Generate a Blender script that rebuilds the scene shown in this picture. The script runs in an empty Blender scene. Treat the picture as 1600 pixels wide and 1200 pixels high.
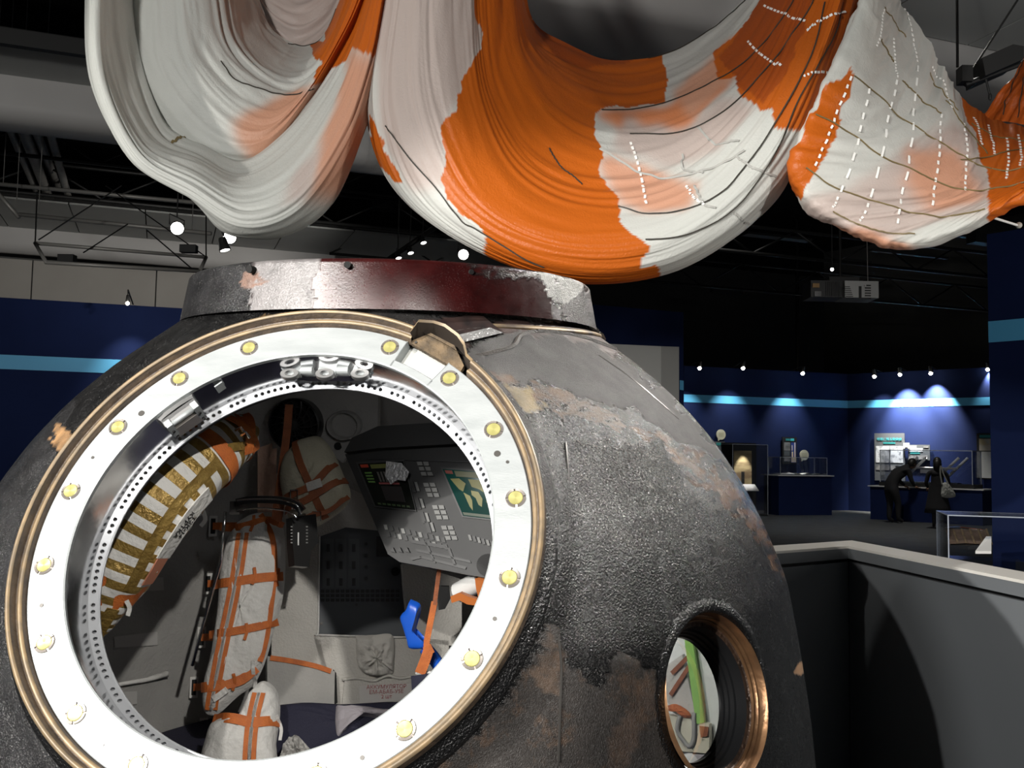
import bpy, bmesh, math, random
import numpy as np
from mathutils import Vector, Matrix, noise as mnoise
random.seed(7); rng = np.random.RandomState(5)
scene = bpy.context.scene
COL = scene.collection

# ------------------------------------------------------------------ camera
F = 1500.0                                     # focal length in pixels of a 1600 x 1200 frame
PITCH, ROLL = math.radians(4.12), math.radians(1.0)
CAM = np.array([0., 0., 1.6])
fwd = np.array([0, math.cos(PITCH), math.sin(PITCH)])
_up = np.array([0, -math.sin(PITCH), math.cos(PITCH)]); _r = np.array([1., 0, 0])
right = math.cos(ROLL)*_r + math.sin(ROLL)*_up
up = -math.sin(ROLL)*_r + math.cos(ROLL)*_up
cd = bpy.data.cameras.new('camera'); cd.sensor_width = 36; cd.lens = 36*F/1600; cd.clip_end = 200; cd.clip_start = .05
cam = bpy.data.objects.new('camera', cd); COL.objects.link(cam); scene.camera = cam
m = Matrix.Identity(4)
for i in range(3):
    m[i][0], m[i][1], m[i][2], m[i][3] = right[i], up[i], -fwd[i], CAM[i]
cam.matrix_world = m

# ------------------------------------------------------------------ world, exposure, lights
scene.view_settings.view_transform = 'Standard'; scene.view_settings.look = 'None'
scene.view_settings.gamma = 1; scene.view_settings.use_curve_mapping = False
scene.view_settings.exposure = 0.0
w = bpy.data.worlds.new('hall_gloom'); scene.world = w; w.use_nodes = True
w.node_tree.nodes['Background'].inputs[0].default_value = (.75, .85, 1, 1)
w.node_tree.nodes['Background'].inputs[1].default_value = .03

def spot(name, loc, target, watts, size=30, blend=.35, radius=.05, col=(1, .96, .9)):
    d = bpy.data.lights.new(name, 'SPOT'); d.energy = watts; d.spot_size = math.radians(size); d.spot_blend = blend
    d.shadow_soft_size = radius; d.color = col
    o = bpy.data.objects.new(name, d); COL.objects.link(o); o.location = loc
    o.rotation_euler = (Vector(target)-Vector(loc)).to_track_quat('-Z', 'Y').to_euler()
    return o
# track spots of the hall that hang outside the frame, aimed at the capsule and the canopy
spot('track_spot_light', (-4.0, -1.5, 3.8), (.5, 3.2, 1.2), 1700, 40, .3, .04)
spot('track_spot_light', (-2.72, -3.0, 3.4), (.5, 3.2, 1.1), 800, 36, .3, .03)
spot('track_spot_light', (-.85, -1.5, 3.75), (-.45, 2.4, 1.05), 330, 19.5, .35, .04)
spot('track_spot_light', (1.1, -1.5, 3.3), (-.65, 2.5, 1.1), 480, 18.5, .35, .04)
spot('track_spot_light', (2.5, 3.85, 3.9), (.2, 2.4, 1.55), 800, 40, .4, .10)
spot('track_spot_light', (3.9, 2.3, 1.9), (1.1, 4.7, 2.9), 185, 60, .6, .06)
spot('track_spot_light', (-3.6, 2.6, 2.7), (-.7, 4.7, 2.9), 190, 60, .6, .06)
# added fill lamps without fixtures: wash on ceiling, hall walls, floor and barrier
spot('hall_fill_up', (-3, -3, 3.0), (-3, 12, 5.4), 1500, 110, .9, .3, (1, .98, .94))
spot('hall_fill_up', (5, 1, 3.0), (7, 16, 5.6), 420, 110, .9, .3, (1, .98, .94))
spot('hall_fill_spot', (1.5, 11, 4.9), (-7.5, 17.2, 4.4), 460, 46, .5, .1)
spot('hall_fill_spot', (-1.5, 13, 3.9), (-7.5, 18.3, 5.6), 300, 60, .6, .1)
spot('hall_fill_down', (9, 22, 6.2), (9, 23, 0), 420, 110, .9, .2)
spot('hall_fill_down', (3.3, 7.6, 5.6), (2.1, 4.5, 1.1), 420, 50, .8, .1)
spot('hall_fill_down', (3, 15, 6.2), (3, 17, 0), 200, 110, .9, .2)

# ------------------------------------------------------------------ helpers
def ray(x, y): return fwd + right*((x-800)/F) + up*((600-y)/F)
def at(x, y, Y):
    d = ray(x, y); return CAM + d*(Y/d[1])
def proj(P):
    d = np.asarray(P)-CAM; z = d@fwd
    return np.stack([800+F*(d@right)/z, 600-F*(d@up)/z], -1)
def nrm(v): v = np.asarray(v, float); return v/np.linalg.norm(v)

class Plane:
    """a real plane in the scene through three seen points; pt() gives the point of the plane seen at a pixel"""
    def __init__(s, *p3):
        a, b, c = [at(*p) for p in p3]
        s.o = a; n = nrm(np.cross(b-a, c-a))
        if n@(CAM-a) < 0: n = -n
        s.n = n
    def pt(s, x, y, off=0):
        d = ray(x, y); o = s.o+s.n*off
        return CAM + d*(((o-CAM)@s.n)/(d@s.n))

_mats = {}
def mat(name, col=(.5, .5, .5), rough=.5, metal=0., col2=None, nscale=6., bump=0., bscale=60., spec=.5, emit=None, estr=1.,
        stretch=None, trans=0., contrast=(.35, .65), alpha=None, aniso=0., detail=4):
    if name in _mats: return _mats[name]
    M = bpy.data.materials.new(name); M.use_nodes = True; nt = M.node_tree; N = nt.nodes; L = nt.links
    p = N['Principled BSDF']; p.inputs['Roughness'].default_value = rough; p.inputs['Metallic'].default_value = metal
    p.inputs['Base Color'].default_value = (*col, 1); p.inputs['Specular IOR Level'].default_value = spec
    if trans: p.inputs['Transmission Weight'].default_value = trans
    if aniso: p.inputs['Anisotropic'].default_value = aniso
    tc = N.new('ShaderNodeTexCoord'); mp = N.new('ShaderNodeMapping'); L.new(tc.outputs['Object'], mp.inputs[0])
    if stretch: mp.inputs['Scale'].default_value = stretch
    if col2:
        n = N.new('ShaderNodeTexNoise'); n.inputs['Scale'].default_value = nscale; n.inputs['Detail'].default_value = detail; L.new(mp.outputs[0], n.inputs[0])
        r = N.new('ShaderNodeValToRGB'); r.color_ramp.elements[0].position = contrast[0]; r.color_ramp.elements[1].position = contrast[1]
        r.color_ramp.elements[0].color = (*col, 1); r.color_ramp.elements[1].color = (*col2, 1)
        L.new(n.outputs[0], r.inputs[0]); L.new(r.outputs[0], p.inputs['Base Color'])
    if bump:
        n = N.new('ShaderNodeTexNoise'); n.inputs['Scale'].default_value = bscale; n.inputs['Detail'].default_value = 3; L.new(mp.outputs[0], n.inputs[0])
        b = N.new('ShaderNodeBump'); b.inputs['Strength'].default_value = bump; b.inputs['Distance'].default_value = .01
        L.new(n.outputs[0], b.inputs['Height']); L.new(b.outputs[0], p.inputs['Normal'])
    if emit:
        p.inputs['Emission Color'].default_value = (*emit, 1); p.inputs['Emission Strength'].default_value = estr
    _mats[name] = M
    return M

class MB:
    def __init__(s): s.V = []; s.Fc = []; s.MI = []
    def add(s, V, Fc, mi=0):
        o = len(s.V); s.V += [tuple(map(float, v)) for v in V]
        s.Fc += [tuple(i+o for i in f) for f in Fc]; s.MI += [mi]*len(Fc); return s
    def box(s, c, size, R=None, mi=0):
        c = np.asarray(c, float); h = np.asarray(size, float)/2; R = np.eye(3) if R is None else np.asarray(R)
        V = [c+R@(h*np.array(k)) for k in ((-1,-1,-1),(1,-1,-1),(1,1,-1),(-1,1,-1),(-1,-1,1),(1,-1,1),(1,1,1),(-1,1,1))]
        return s.add(V, [(3,2,1,0),(4,5,6,7),(0,1,5,4),(1,2,6,5),(2,3,7,6),(3,0,4,7)], mi)
    def prism(s, P, ext, mi=0, bevel=0):
        P = [np.asarray(p, float) for p in P]; e = np.asarray(ext, float); n = len(P)
        V = P+[p+e for p in P]
        return s.add(V, [tuple(range(n)), tuple(range(2*n-1, n-1, -1))]+[(i, i+n, (i+1) % n+n, (i+1) % n) for i in range(n)], mi)
    def grid(s, P, mi=0, cu=False, cv=False, keep=None, mif=None):
        P = np.asarray(P); nu, nv = P.shape[:2]; o = len(s.V)
        s.V += [tuple(map(float, v)) for v in P.reshape(-1, 3)]
        for i in range(nu if cu else nu-1):
            for j in range(nv if cv else nv-1):
                if keep is not None and not keep[i, j]: continue
                a, b = (i+1) % nu, (j+1) % nv
                s.Fc.append((o+i*nv+j, o+a*nv+j, o+a*nv+b, o+i*nv+b)); s.MI.append(mi if mif is None else int(mif[i, j]))
        return s
    def tube(s, path, r, seg=8, closed=False, mi=0, cap=True):
        P = np.asarray(path, float); n = len(P); r = np.broadcast_to(np.asarray(r, float), (n,))
        T = np.gradient(P, axis=0) if not closed else np.roll(P, -1, 0)-np.roll(P, 1, 0)
        T /= np.linalg.norm(T, axis=1)[:, None]+1e-12
        ref = np.array([0, 0, 1.]) if abs(T[0][2]) < .9 else np.array([1., 0, 0])
        U = nrm(np.cross(T[0], ref)); G = []
        for i in range(n):
            U = nrm(U-(U@T[i])*T[i]); W = np.cross(T[i], U)
            a = np.arange(seg)*2*math.pi/seg
            G.append(P[i]+r[i]*(np.cos(a)[:, None]*U+np.sin(a)[:, None]*W))
        s.grid(np.array(G), mi, cu=closed, cv=True)
        if not closed and cap:
            o = len(s.V)-n*seg; s.Fc += [tuple(o+k for k in range(seg-1, -1, -1)), tuple(o+(n-1)*seg+k for k in range(seg))]; s.MI += [mi, mi]
        return s
    def cyl(s, a, b, r, seg=16, mi=0, r2=None):
        return s.tube([a, b], [r, r if r2 is None else r2], seg, mi=mi)
    def lathe(s, prof, C, n, e1, e2, seg=64, a0=0., a1=2*math.pi, mi=0, mif=None):
        full = abs(a1-a0-2*math.pi) < 1e-6
        a = np.linspace(a0, a1, seg, endpoint=not full); pr = np.asarray(prof, float)
        P = (np.asarray(C)+pr[None, :, 1, None]*np.asarray(n)+pr[None, :, 0, None]*(np.cos(a)[:, None, None]*np.asarray(e1)+np.sin(a)[:, None, None]*np.asarray(e2)))
        return s.grid(P, mi, cu=full)
    def strap(s, path, N, wid, th=.003, mi=0):
        P = np.asarray(path, float); n = len(P); N = np.broadcast_to(np.asarray(N, float), P.shape)
        T = np.gradient(P, axis=0); T /= np.linalg.norm(T, axis=1)[:, None]+1e-12
        B = np.cross(T, N); B /= np.linalg.norm(B, axis=1)[:, None]+1e-12; NN = np.cross(B, T)
        wid = np.broadcast_to(np.asarray(wid, float), (n,))[:, None]
        G = np.stack([P-B*wid/2, P-B*wid/2+NN*th, P+B*wid/2+NN*th, P+B*wid/2], 1)
        s.grid(G, mi, cv=True); o = len(s.V)-n*4
        s.Fc += [(o+3, o+2, o+1, o), (o+n*4-4, o+n*4-3, o+n*4-2, o+n*4-1)]; s.MI += [mi, mi]; return s
    def sphere(s, c, r, nu=12, nv=8, mi=0, R=None):
        r = np.broadcast_to(np.asarray(r, float), (3,)); R = np.eye(3) if R is None else np.asarray(R)
        t = np.linspace(.02, math.pi-.02, nv); a = np.arange(nu)*2*math.pi/nu
        P = np.stack([np.sin(t)[None]*np.cos(a)[:, None], np.sin(t)[None]*np.sin(a)[:, None], np.broadcast_to(np.cos(t)[None], (nu, nv))], -1)*r
        return s.grid(P@R.T+np.asarray(c), mi, cu=True)
    def build(s, name, mats, parent=None, smooth=False, kind=None, sharp=None, fix=True):
        me = bpy.data.meshes.new(name); me.from_pydata(s.V, [], s.Fc)
        for M in (mats if isinstance(mats, (list, tuple)) else [mats]): me.materials.append(M)
        if any(s.MI): me.polygons.foreach_set('material_index', s.MI)
        if fix:
            bm = bmesh.new(); bm.from_mesh(me); bmesh.ops.recalc_face_normals(bm, faces=bm.faces); bm.to_mesh(me); bm.free()
        if smooth:
            me.polygons.foreach_set('use_smooth', [True]*len(me.polygons))
            if sharp: me.set_sharp_from_angle(angle=math.radians(sharp))
        me.update()
        return link(name, me, parent, kind)

def link(name, data, parent=None, kind=None):
    o = bpy.data.objects.new(name, data); COL.objects.link(o)
    if parent is not None:
        o.parent = parent; o.matrix_parent_inverse = world_of(parent).inverted()
    if kind: o['kind'] = kind
    return o
def world_of(o):
    mm = o.matrix_basis.copy()
    if o.parent is not None: mm = world_of(o.parent) @ o.matrix_parent_inverse @ mm
    return mm
def tag(o, label, cat, group=None):
    o['label'] = label; o['category'] = cat
    if group: o['group'] = group
    return o
def thing(name, label, cat, loc, group=None):
    o = bpy.data.objects.new(name, None); o.empty_display_size = .05; COL.objects.link(o); o.location = loc
    return tag(o, label, cat, group)
def copy_tree(o, parent=None):
    c = o.copy(); COL.objects.link(c)
    if parent is not None: c.parent = parent
    for ch in list(o.children): copy_tree(ch, c)
    return c
def text_mesh(name, body, O, ex, ey, size, M, parent=None, depth=.0006, align='CENTER'):
    """flat lettering laid on a surface: O the centre, ex / ey the reading and up directions"""
    cu = bpy.data.curves.new(name, 'FONT'); cu.body = body; cu.size = size; cu.align_x = align; cu.align_y = 'CENTER'; cu.extrude = depth; cu.space_line = .9
    to = bpy.data.objects.new(name, cu); COL.objects.link(to)
    dg = bpy.context.evaluated_depsgraph_get(); me = bpy.data.meshes.new_from_object(to.evaluated_get(dg))
    bpy.data.objects.remove(to)
    ex, ey = nrm(ex), nrm(ey); ez = np.cross(ex, ey)
    mm = Matrix([[ex[i], ey[i], ez[i], O[i]] for i in range(3)]+[[0, 0, 0, 1]])
    me.transform(mm); me.materials.clear(); me.materials.append(M)
    return link(name, me, parent)
def crom(P, n):
    """smooth curve through points"""
    P = np.asarray(P, float); k = len(P); Q = np.vstack([2*P[0]-P[1], P, 2*P[-1]-P[-2]])
    t = np.linspace(0, k-1-1e-9, n); i = t.astype(int); f = (t-i)[:, None]
    a, b, c, d = Q[i], Q[i+1], Q[i+2], Q[i+3]
    return .5*((2*b)+(c-a)*f+(2*a-5*b+4*c-d)*f*f+(-a+3*b-3*c+d)*f**3)
def inpoly(x, y, poly):
    x = np.asarray(x); r = np.zeros(x.shape, bool); n = len(poly)
    for i in range(n):
        x0, y0 = poly[i]; x1, y1 = poly[(i+1) % n]
        if y0 == y1: continue
        c = ((y0 > y) != (y1 > y)) & (x < (x1-x0)*(y-y0)/(y1-y0)+x0); r ^= c
    return r
class VN:
    """2-D value noise"""
    def __init__(s, seed): s.g = np.random.RandomState(seed).rand(256, 256)
    def __call__(s, x, y):
        xi = np.floor(x).astype(int); yi = np.floor(y).astype(int); fx = x-xi; fy = y-yi
        fx = fx*fx*(3-2*fx); fy = fy*fy*(3-2*fy); g = s.g
        A = g[xi % 256, yi % 256]; B = g[(xi+1) % 256, yi % 256]; C = g[xi % 256, (yi+1) % 256]; D = g[(xi+1) % 256, (yi+1) % 256]
        return (A*(1-fx)+B*fx)*(1-fy)+(C*(1-fx)+D*fx)*fy
Zv = np.array([0, 0, 1.])

# ================================================================== the hall
TH = math.radians(20); HU = np.array([math.cos(TH), math.sin(TH), 0]); HV = np.array([-math.sin(TH), math.cos(TH), 0])
RH = np.stack([HU, HV, Zv], 1)
def hall(u, v, z): return HU*u+HV*v+Zv*z
def hbox(mb, u0, u1, v0, v1, z0, z1, mi=0): return mb.box(hall((u0+u1)/2, (v0+v1)/2, (z0+z1)/2), (u1-u0, v1-v0, z1-z0), RH, mi)

m_floor = mat('floor_carpet_tile', (.055, .06, .062), .75, col2=(.075, .08, .082), nscale=3, bump=.15, bscale=300)
m_blue = mat('navy_painted_wall', (.006, .015, .068), .8, spec=.2, col2=(.007, .017, .076), nscale=2, bump=.05, bscale=200)
m_stripe = mat('light_blue_stripe', (.11, .48, .82), .5)
m_dark = mat('dark_hall_paint', (.085, .085, .083), .8, col2=(.095, .095, .092), nscale=1.5)
m_greywall = mat('grey_wall_panel', (.36, .34, .31), .6, col2=(.38, .36, .33), nscale=2)
m_ceil = mat('ceiling_panel_paint', (.42, .43, .42), .6, col2=(.45, .46, .45), nscale=1.2)
m_beam = mat('ceiling_beam_paint', (.45, .44, .43), .55, col2=(.48, .47, .46), nscale=1)
m_deck = mat('black_ceiling_deck', (.008, .008, .008), .9)
m_steel = mat('dark_truss_steel', (.02, .02, .02), .5, .5)
m_pipe = mat('pale_pipe', (.32, .31, .29), .5, col2=(.26, .25, .235), nscale=5)
m_black = mat('matt_black', (.012, .012, .012), .6)
m_blackgloss = mat('black_plastic', (.015, .015, .015), .3)
m_white = mat('white_paint', (.8, .8, .78), .5)
m_bulb = mat('lamp_glow', (1, 1, 1), .5, emit=(1, .97, .9), estr=14)
m_bulbsmall = mat('small_lamp_glow', (1, 1, 1), .5, emit=(1, .95, .82), estr=30)

MB().box((0, 16, -.05), (60, 50, .1)).build('floor', m_floor, kind='structure')
MB().box((0, 20, 9.65), (60, 60, .1)).build('ceiling', m_deck, kind='structure')
# boundary of the hall behind and to the sides
w = MB(); hbox(w, -30, 40, 36.5, 36.7, 0, 9.6); w.build('wall_back', m_dark, kind='structure')

# navy exhibition walls, each with a light blue band let into it
_tr = [0]
def blue_wall(name, A, B, top, z0, z1, th=.12, flip=1):
    A, B = np.array([*A, 0.]), np.array([*B, 0.]); d = nrm(B-A); n = np.array([d[1], -d[0], 0])*flip     # n faces the visitor
    R = np.stack([d, -n, Zv], 1); c = (A+B)/2; L = np.linalg.norm(B-A)
    o = MB().box(c-n*th/2+Zv*top/2, (L, th, top), R).build(name, m_blue, kind='structure')
    _tr[0] += 1
    MB().box(c+n*.004+Zv*(z0+z1)/2, (L-.002, .008, z1-z0), R).build('trim_%d' % _tr[0], m_stripe, kind='structure')
    return n
def xy(px, Y): p = at(px, 700, Y); return (p[0], p[1])
blue_wall('wall_left', xy(-420, 14.2), xy(700, 17.6), 3.95, 2.80, 3.03)
A, B, C_ = xy(1068, 28.4), xy(1325, 30.2), xy(1720, 25.4)
nA = blue_wall('wall_far_left', A, B, 4.28, 3.20, 3.43); nB = blue_wall('wall_far_right', B, C_, 4.28, 3.20, 3.43)
blue_wall('wall_right', xy(1548, 9.9), xy(2300, 7.2), 3.97, 2.83, 3.05)
_e0, _e1 = np.array([*xy(1549, 10.02), 0]), np.array([*xy(1560, 12.5), 0]); _d = nrm(_e1-_e0)   # the end of that wall runs back from the visitor
MB().box((_e0+_e1)/2+np.array([_d[1], -_d[0], 0])*.06+Zv*1.985, (np.linalg.norm(_e1-_e0), .1, 3.97), np.stack([_d, np.cross(Zv, _d), Zv], 1)).build('wall_right_return', m_blue, kind='structure')

# grey panelled wall above and behind the left exhibition wall
gw = MB(); hbox(gw, -16, 2.0, 20.05, 20.2, 0, 5.12); gwo = gw.build('wall_grey', m_dark, kind='structure')
for k in range(8):
    p = MB(); hbox(p, -15.6+k*2.2, -15.6+k*2.2+2.175, 20.0, 20.05, 3.2, 5.08); p.build('wall_panel', m_greywall, gwo)
# dark upper wall of the hall on the right, behind the exhibition walls
w = MB(); hbox(w, 3, 40, 34.9, 35.1, 0, 9.6); w.build('wall_dark', m_dark, kind='structure')
P0, P1 = at(1290, 700, 36.5), at(1900, 700, 26)
d_ = nrm((P1-P0)*[1, 1, 0]); MB().box(((P0+P1)/2)*[1, 1, 0]+Zv*4.75, (np.linalg.norm((P1-P0)[:2]), .1, 9.5), np.stack([d_, np.cross(Zv, d_), Zv], 1)).build('wall_side', m_dark, kind='structure')

# ceiling: strips of panels, dropped beams, open black slots between them
for v0, v1, u0, u1, z in ((3.6, 7.0, -6, 22, 5.62), (8.2, 8.85, -10, 22, 5.62), (10.35, 11.5, -14, 5, 5.62), (17.4, 19.7, -16, 8, 5.62)):
    base = MB(); hbox(base, u0, u1, v0, v1, z+.03, z+.08); bo = base.build('ceiling_strip', m_deck, kind='structure')
    k = 0; u = u0
    while u < u1-.1:
        p = MB(); hbox(p, u, min(u+1.18, u1), v0, v1, z, z+.035); p.build('ceiling_panel', m_ceil, bo); u += 1.2
def beam(name, v0, v1, ztop, zbot, u0, u1, M=m_beam):
    prof = [(v0, ztop), (v0, zbot+.18), (v0+.03, zbot+.08), (v0+.1, zbot+.02), (v0+.2, zbot), (v1-.2, zbot), (v1-.1, zbot+.02), (v1-.03, zbot+.08), (v1, zbot+.18), (v1, ztop)]
    G = np.array([[hall(u, v, z) for v, z in prof] for u in (u0, u1)])
    return MB().grid(G).build(name, M, smooth=True, sharp=40, kind='structure')
beam('ceiling_beam', 11.5, 12.15, 5.66, 5.13, -14, 5)
beam('ceiling_beam', 7.02, 8.18, 5.66, 5.35, -8, 22)
beam('ceiling_beam', 19.7, 20.0, 5.66, 5.16, -16, 6)
for zz in (5.36, 5.44):                                       # ledge rails along the near beam
    p = MB(); hbox(p, -8, 22, 8.18, 8.21, zz, zz+.03); p.build('ceiling_rail', m_black, kind='structure')
p = MB(); hbox(p, -.2, .75, 8.3, 8.36, 5.605, 5.625); p.build('ceiling_vent', m_black, kind='structure')
p = MB(); hbox(p, -14, 5, 10.27, 10.36, 5.5, 5.66); p.build('ceiling_rail', m_black, kind='structure')

# pale pipes that cross the open slot on the left
for k, (a, b, r) in enumerate((((2, 172), (62, 312), .045), ((24, 172), (78, 312), .075), ((46, 178), (90, 292), .06), ((70, 178), (110, 318), .055))):
    pa, pb = at(*a, 11.4), at(*b, 16.6)
    o = MB().cyl(pa, pb, r, 12).build('ceiling_pipe', m_pipe, smooth=True, sharp=40)
    tag(o, ['thin pale pipe under the black ceiling, nearest the left edge', 'thickest pale pipe under the black ceiling at left', 'third pale ceiling pipe from the left edge, ending short', 'rightmost of the four pale ceiling pipes at left'][k], 'pipe', 'pale ceiling pipes')

# dark steel trusses of the open slots
def truss(name, A, B, h, label, n=12, r=.03):
    A, B = np.asarray(A, float), np.asarray(B, float); t = thing(name, label, 'truss', tuple((A+B)/2), 'dark ceiling trusses')
    for z in (0, h):
        MB().cyl(A+Zv*z, B+Zv*z, r, 6).build('chord', m_steel, t, smooth=True)
    for k in range(n):
        a, b = A+(B-A)*k/n, A+(B-A)*(k+1)/n
        MB().cyl(a+Zv*(h if k % 2 else 0), b+Zv*(0 if k % 2 else h), r*.6, 6).build('web_bar', m_steel, t, smooth=True)
    return t
def slot(u, v, z): return hall(u, v, z)
truss('ceiling_truss', slot(-10, 13.0, 5.75), slot(3, 13.0, 5.75), .5, 'dark steel roof truss just behind the pale rounded ceiling beam', 16)
truss('ceiling_truss', slot(-11, 14.6, 5.6), slot(4, 14.6, 5.6), .5, 'dark steel roof truss in the middle of the open black slot', 18)
truss('ceiling_truss', slot(-12, 16.4, 5.5), slot(4.5, 16.4, 5.5), .5, 'dark steel roof truss beside the far pale ceiling panels', 18)
truss('ceiling_truss', slot(4, 13.5, 5.0), slot(16, 13.5, 5.0), .45, 'dark steel roof truss above the hanging projector', 14)
truss('ceiling_truss', slot(3, 19, 5.5), slot(20, 19, 5.5), .6, 'far dark steel roof truss right of the canopy middle', 16)
truss('ceiling_truss', slot(5, 10, 5.4), slot(9, 24, 5.2), .5, 'dark steel roof truss running away from the viewer at right', 16)
# ducts and boxes lost in the dark between the trusses
md = mat('dark_duct', (.035, .036, .036), .5, .3)
for k in range(34):
    r = random.Random(k); u, v, z = r.uniform(-10, 4), r.uniform(12.6, 17), r.uniform(5.9, 6.8)
    p = MB(); hbox(p, u, u+r.uniform(.4, 2.2), v, v+r.uniform(.05, .3), z, z+r.uniform(.04, .25)); p.build('ceiling_duct', md, kind='structure')
for k in range(26):
    r = random.Random(k+90); u, v, z = r.uniform(3, 16), r.uniform(11, 27), r.uniform(5.7, 6.9)
    p = MB(); hbox(p, u, u+r.uniform(.5, 3), v, v+r.uniform(.05, .3), z, z+r.uniform(.04, .2)); p.build('ceiling_duct', md, kind='structure')

# hanging rectangular lighting frame on the left, with crossed guy wires
Yf = 10.5
fr = thing('lighting_truss', 'hanging rectangular steel lighting frame at left under ceiling', 'frame', tuple(at(190, 400, Yf)))
q = [at(55, 380, Yf), at(322, 402, Yf+.9), at(312, 424, Yf+.2), at(72, 410, Yf-.7)]
m_rail = mat('grey_rail', (.30, .29, .27), .45, .3)
for i in range(4): MB().cyl(q[i], q[(i+1) % 4], .022, 6).build('rail', m_rail, fr, smooth=True)
for a, b in ((55, 230), (322, 330), (70, 250), (310, 300)):
    pass
for (x, y), (x2, y2), Y in (((55, 380), (58, 300), Yf), ((322, 402), (322, 300), Yf+.9), ((60, 375), (190, 290), Yf+.3), ((320, 400), (165, 290), Yf+.8), ((130, 395), (200, 350), Yf+.2), ((300, 420), (230, 360), Yf+.2)):
    MB().cyl(at(x, y, Y), at(x2, y2, Y+.2), .008, 6).build('guy_wire', m_steel, fr)
MB().box(at(295, 389, Yf+.7), (.19, .1, .09)).build('control_box', m_black, fr)
MB().box(at(105, 404, Yf-.2), (.17, .1, .08)).build('control_box', m_black, fr)
for x0, y0, x1, y1, Y in ((-20, 283, 30, 340, 12.0), (-30, 285, 320, 318, 12.2), (30, 335, 330, 365, 11.8)):
    pa, pb = at(x0, y0, Y), at(x1, y1, Y); p = MB().cyl(pa, pb, .028, 6)
    for k_ in (.1, .9): q_ = pa+(pb-pa)*k_; p.cyl(q_, np.array([q_[0], q_[1], 9.6]), .005, 6)
    p = p.build('lighting_rail', m_rail, smooth=True)
    tag(p, 'steel lighting rail under the black ceiling at left, '+{-20: 'short and slanting', -30: 'long and upper', 30: 'long and lower'}[x0], 'rail', 'lighting rails')

# spot lamps on the track
def lamp_can(name, P, D, r, L, label, group, lit=True, glow=m_bulb, M=m_black):
    P = np.asarray(P, float); D = nrm(D); t = thing(name, label, 'lamp', tuple(P), group)
    e1 = nrm(np.cross(D, [.3, .2, 1])); e2 = np.cross(D, e1)
    MB().lathe([(.001, -L), (r*.7, -L), (r*.8, -L*.9), (r, -L*.25), (r*1.08, -L*.2), (r*1.08, 0), (r*.95, 0), (r*.9, -L*.15), (.001, -L*.16)], P, D, e1, e2, 20).build('housing', M, t, smooth=True, sharp=35)
    MB().lathe([(.001, -.1*L), (r*.5, -.09*L), (r*.92, -.1*L)], P, D, e1, e2, 20).build('lens', glow if lit else m_blackgloss, t, smooth=True)
    b = P-D*L*.55
    MB().tube([b+e1*r*1.1, b+e1*r*1.15+Zv*r*1.6, b-e1*r*1.15+Zv*r*1.6, b-e1*r*1.1], r*.1, 6).build('yoke', M, t)
    MB().cyl(b+Zv*r*1.6, np.array([b[0], b[1], 9.6]), .007, 6).build('stem', M, t)
    return t
toC = lambda P: np.array([-.3, 2.6, 1.6])-np.asarray(P)
for (x, y, Y, r, lab, D) in ((277, 357, 9.6, .068, 'lit round spot lamp above the lighting frame, left of two', None), (359, 371, 9.4, .066, 'lit round spot lamp beside the white canopy edge', None),
                       (352, 392, 9.0, .05, 'black spot lamp tilted down below the white canopy', (.3, -.1, -.9)), (724, 398, 10.5, .06, 'lit round spot lamp half hidden by the grey canopy edge', None),
                       (662, 380, 10.8, .035, 'small black spot lamp on a slanting bar, uppermost', (.25, -.3, -.8)), (642, 396, 10.8, .035, 'small black spot lamp on a slanting bar, middle', (.25, -.3, -.8)),
                       (623, 404, 10.8, .035, 'small black spot lamp on a slanting bar, just above the capsule collar', (.25, -.3, -.8)),
                       (1300, 421, 16, .03, 'tiny lit lamp among the dark trusses above the projector', None)):
    P = at(x, y, Y); lamp_can('spot_lamp', P, toC(P) if D is None else D, r, r*2.6, lab, 'spot lamps under the ceiling')
MB().cyl(at(600, 410, 10.9), at(680, 355, 10.9), .03, 8).cyl(at(680, 356, 10.9), np.array([*at(680, 356, 10.9)[:2], 9.6]), .01, 6).build('lamp_bar', m_steel, smooth=True)
tag(bpy.data.objects['lamp_bar'], 'slanting dark bar carrying small spot lamps behind the capsule collar', 'bar')

# small lamps on arms along the top of the navy walls, each washing the wall below it
def wall_lamp(x, y, Y, n, watts, label, top):
    P = at(x, y, Y); n = np.asarray(n); t = thing('wall_lamp', label, 'lamp', tuple(P), 'small lamps along the navy walls')
    D = nrm(-Zv*.85-n*.45); e1 = nrm(np.cross(D, Zv)); e2 = np.cross(D, e1); r = .045*Y/20
    MB().lathe([(.001, -.16*Y/20), (r*.6, -.15*Y/20), (r, -.03), (r, 0), (r*.85, 0), (.001, -.02)], P, D, e1, e2, 14).build('housing', m_black, t, smooth=True, sharp=40)
    MB().sphere(P+D*.03+n*.05, r*.85, 12, 8).build('bulb', m_bulbsmall, t, smooth=True)
    MB().tube([P-D*.1, P-D*.1+Zv*.1, np.array([*(P-n*.5)[:2], top])], .012, 6).build('arm', m_steel, t)
    d = bpy.data.lights.new('wall_wash', 'SPOT'); d.energy = watts*1.5; d.spot_size = math.radians(72); d.spot_blend = 1.; d.shadow_soft_size = .03; d.color = (1, .96, .88)
    o = bpy.data.objects.new('wall_wash', d); COL.objects.link(o); o.location = P+D*.08
    o.rotation_euler = Vector(nrm(-Zv*2.1-n*.8)).to_track_quat('-Z', 'Y').to_euler()
    return t
nL = nrm(np.array([.22, -.97, 0]))
wall_lamp(200, 472, 15.3, nL, 50, 'small lamp over the navy wall left of the capsule', 3.95)
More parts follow.
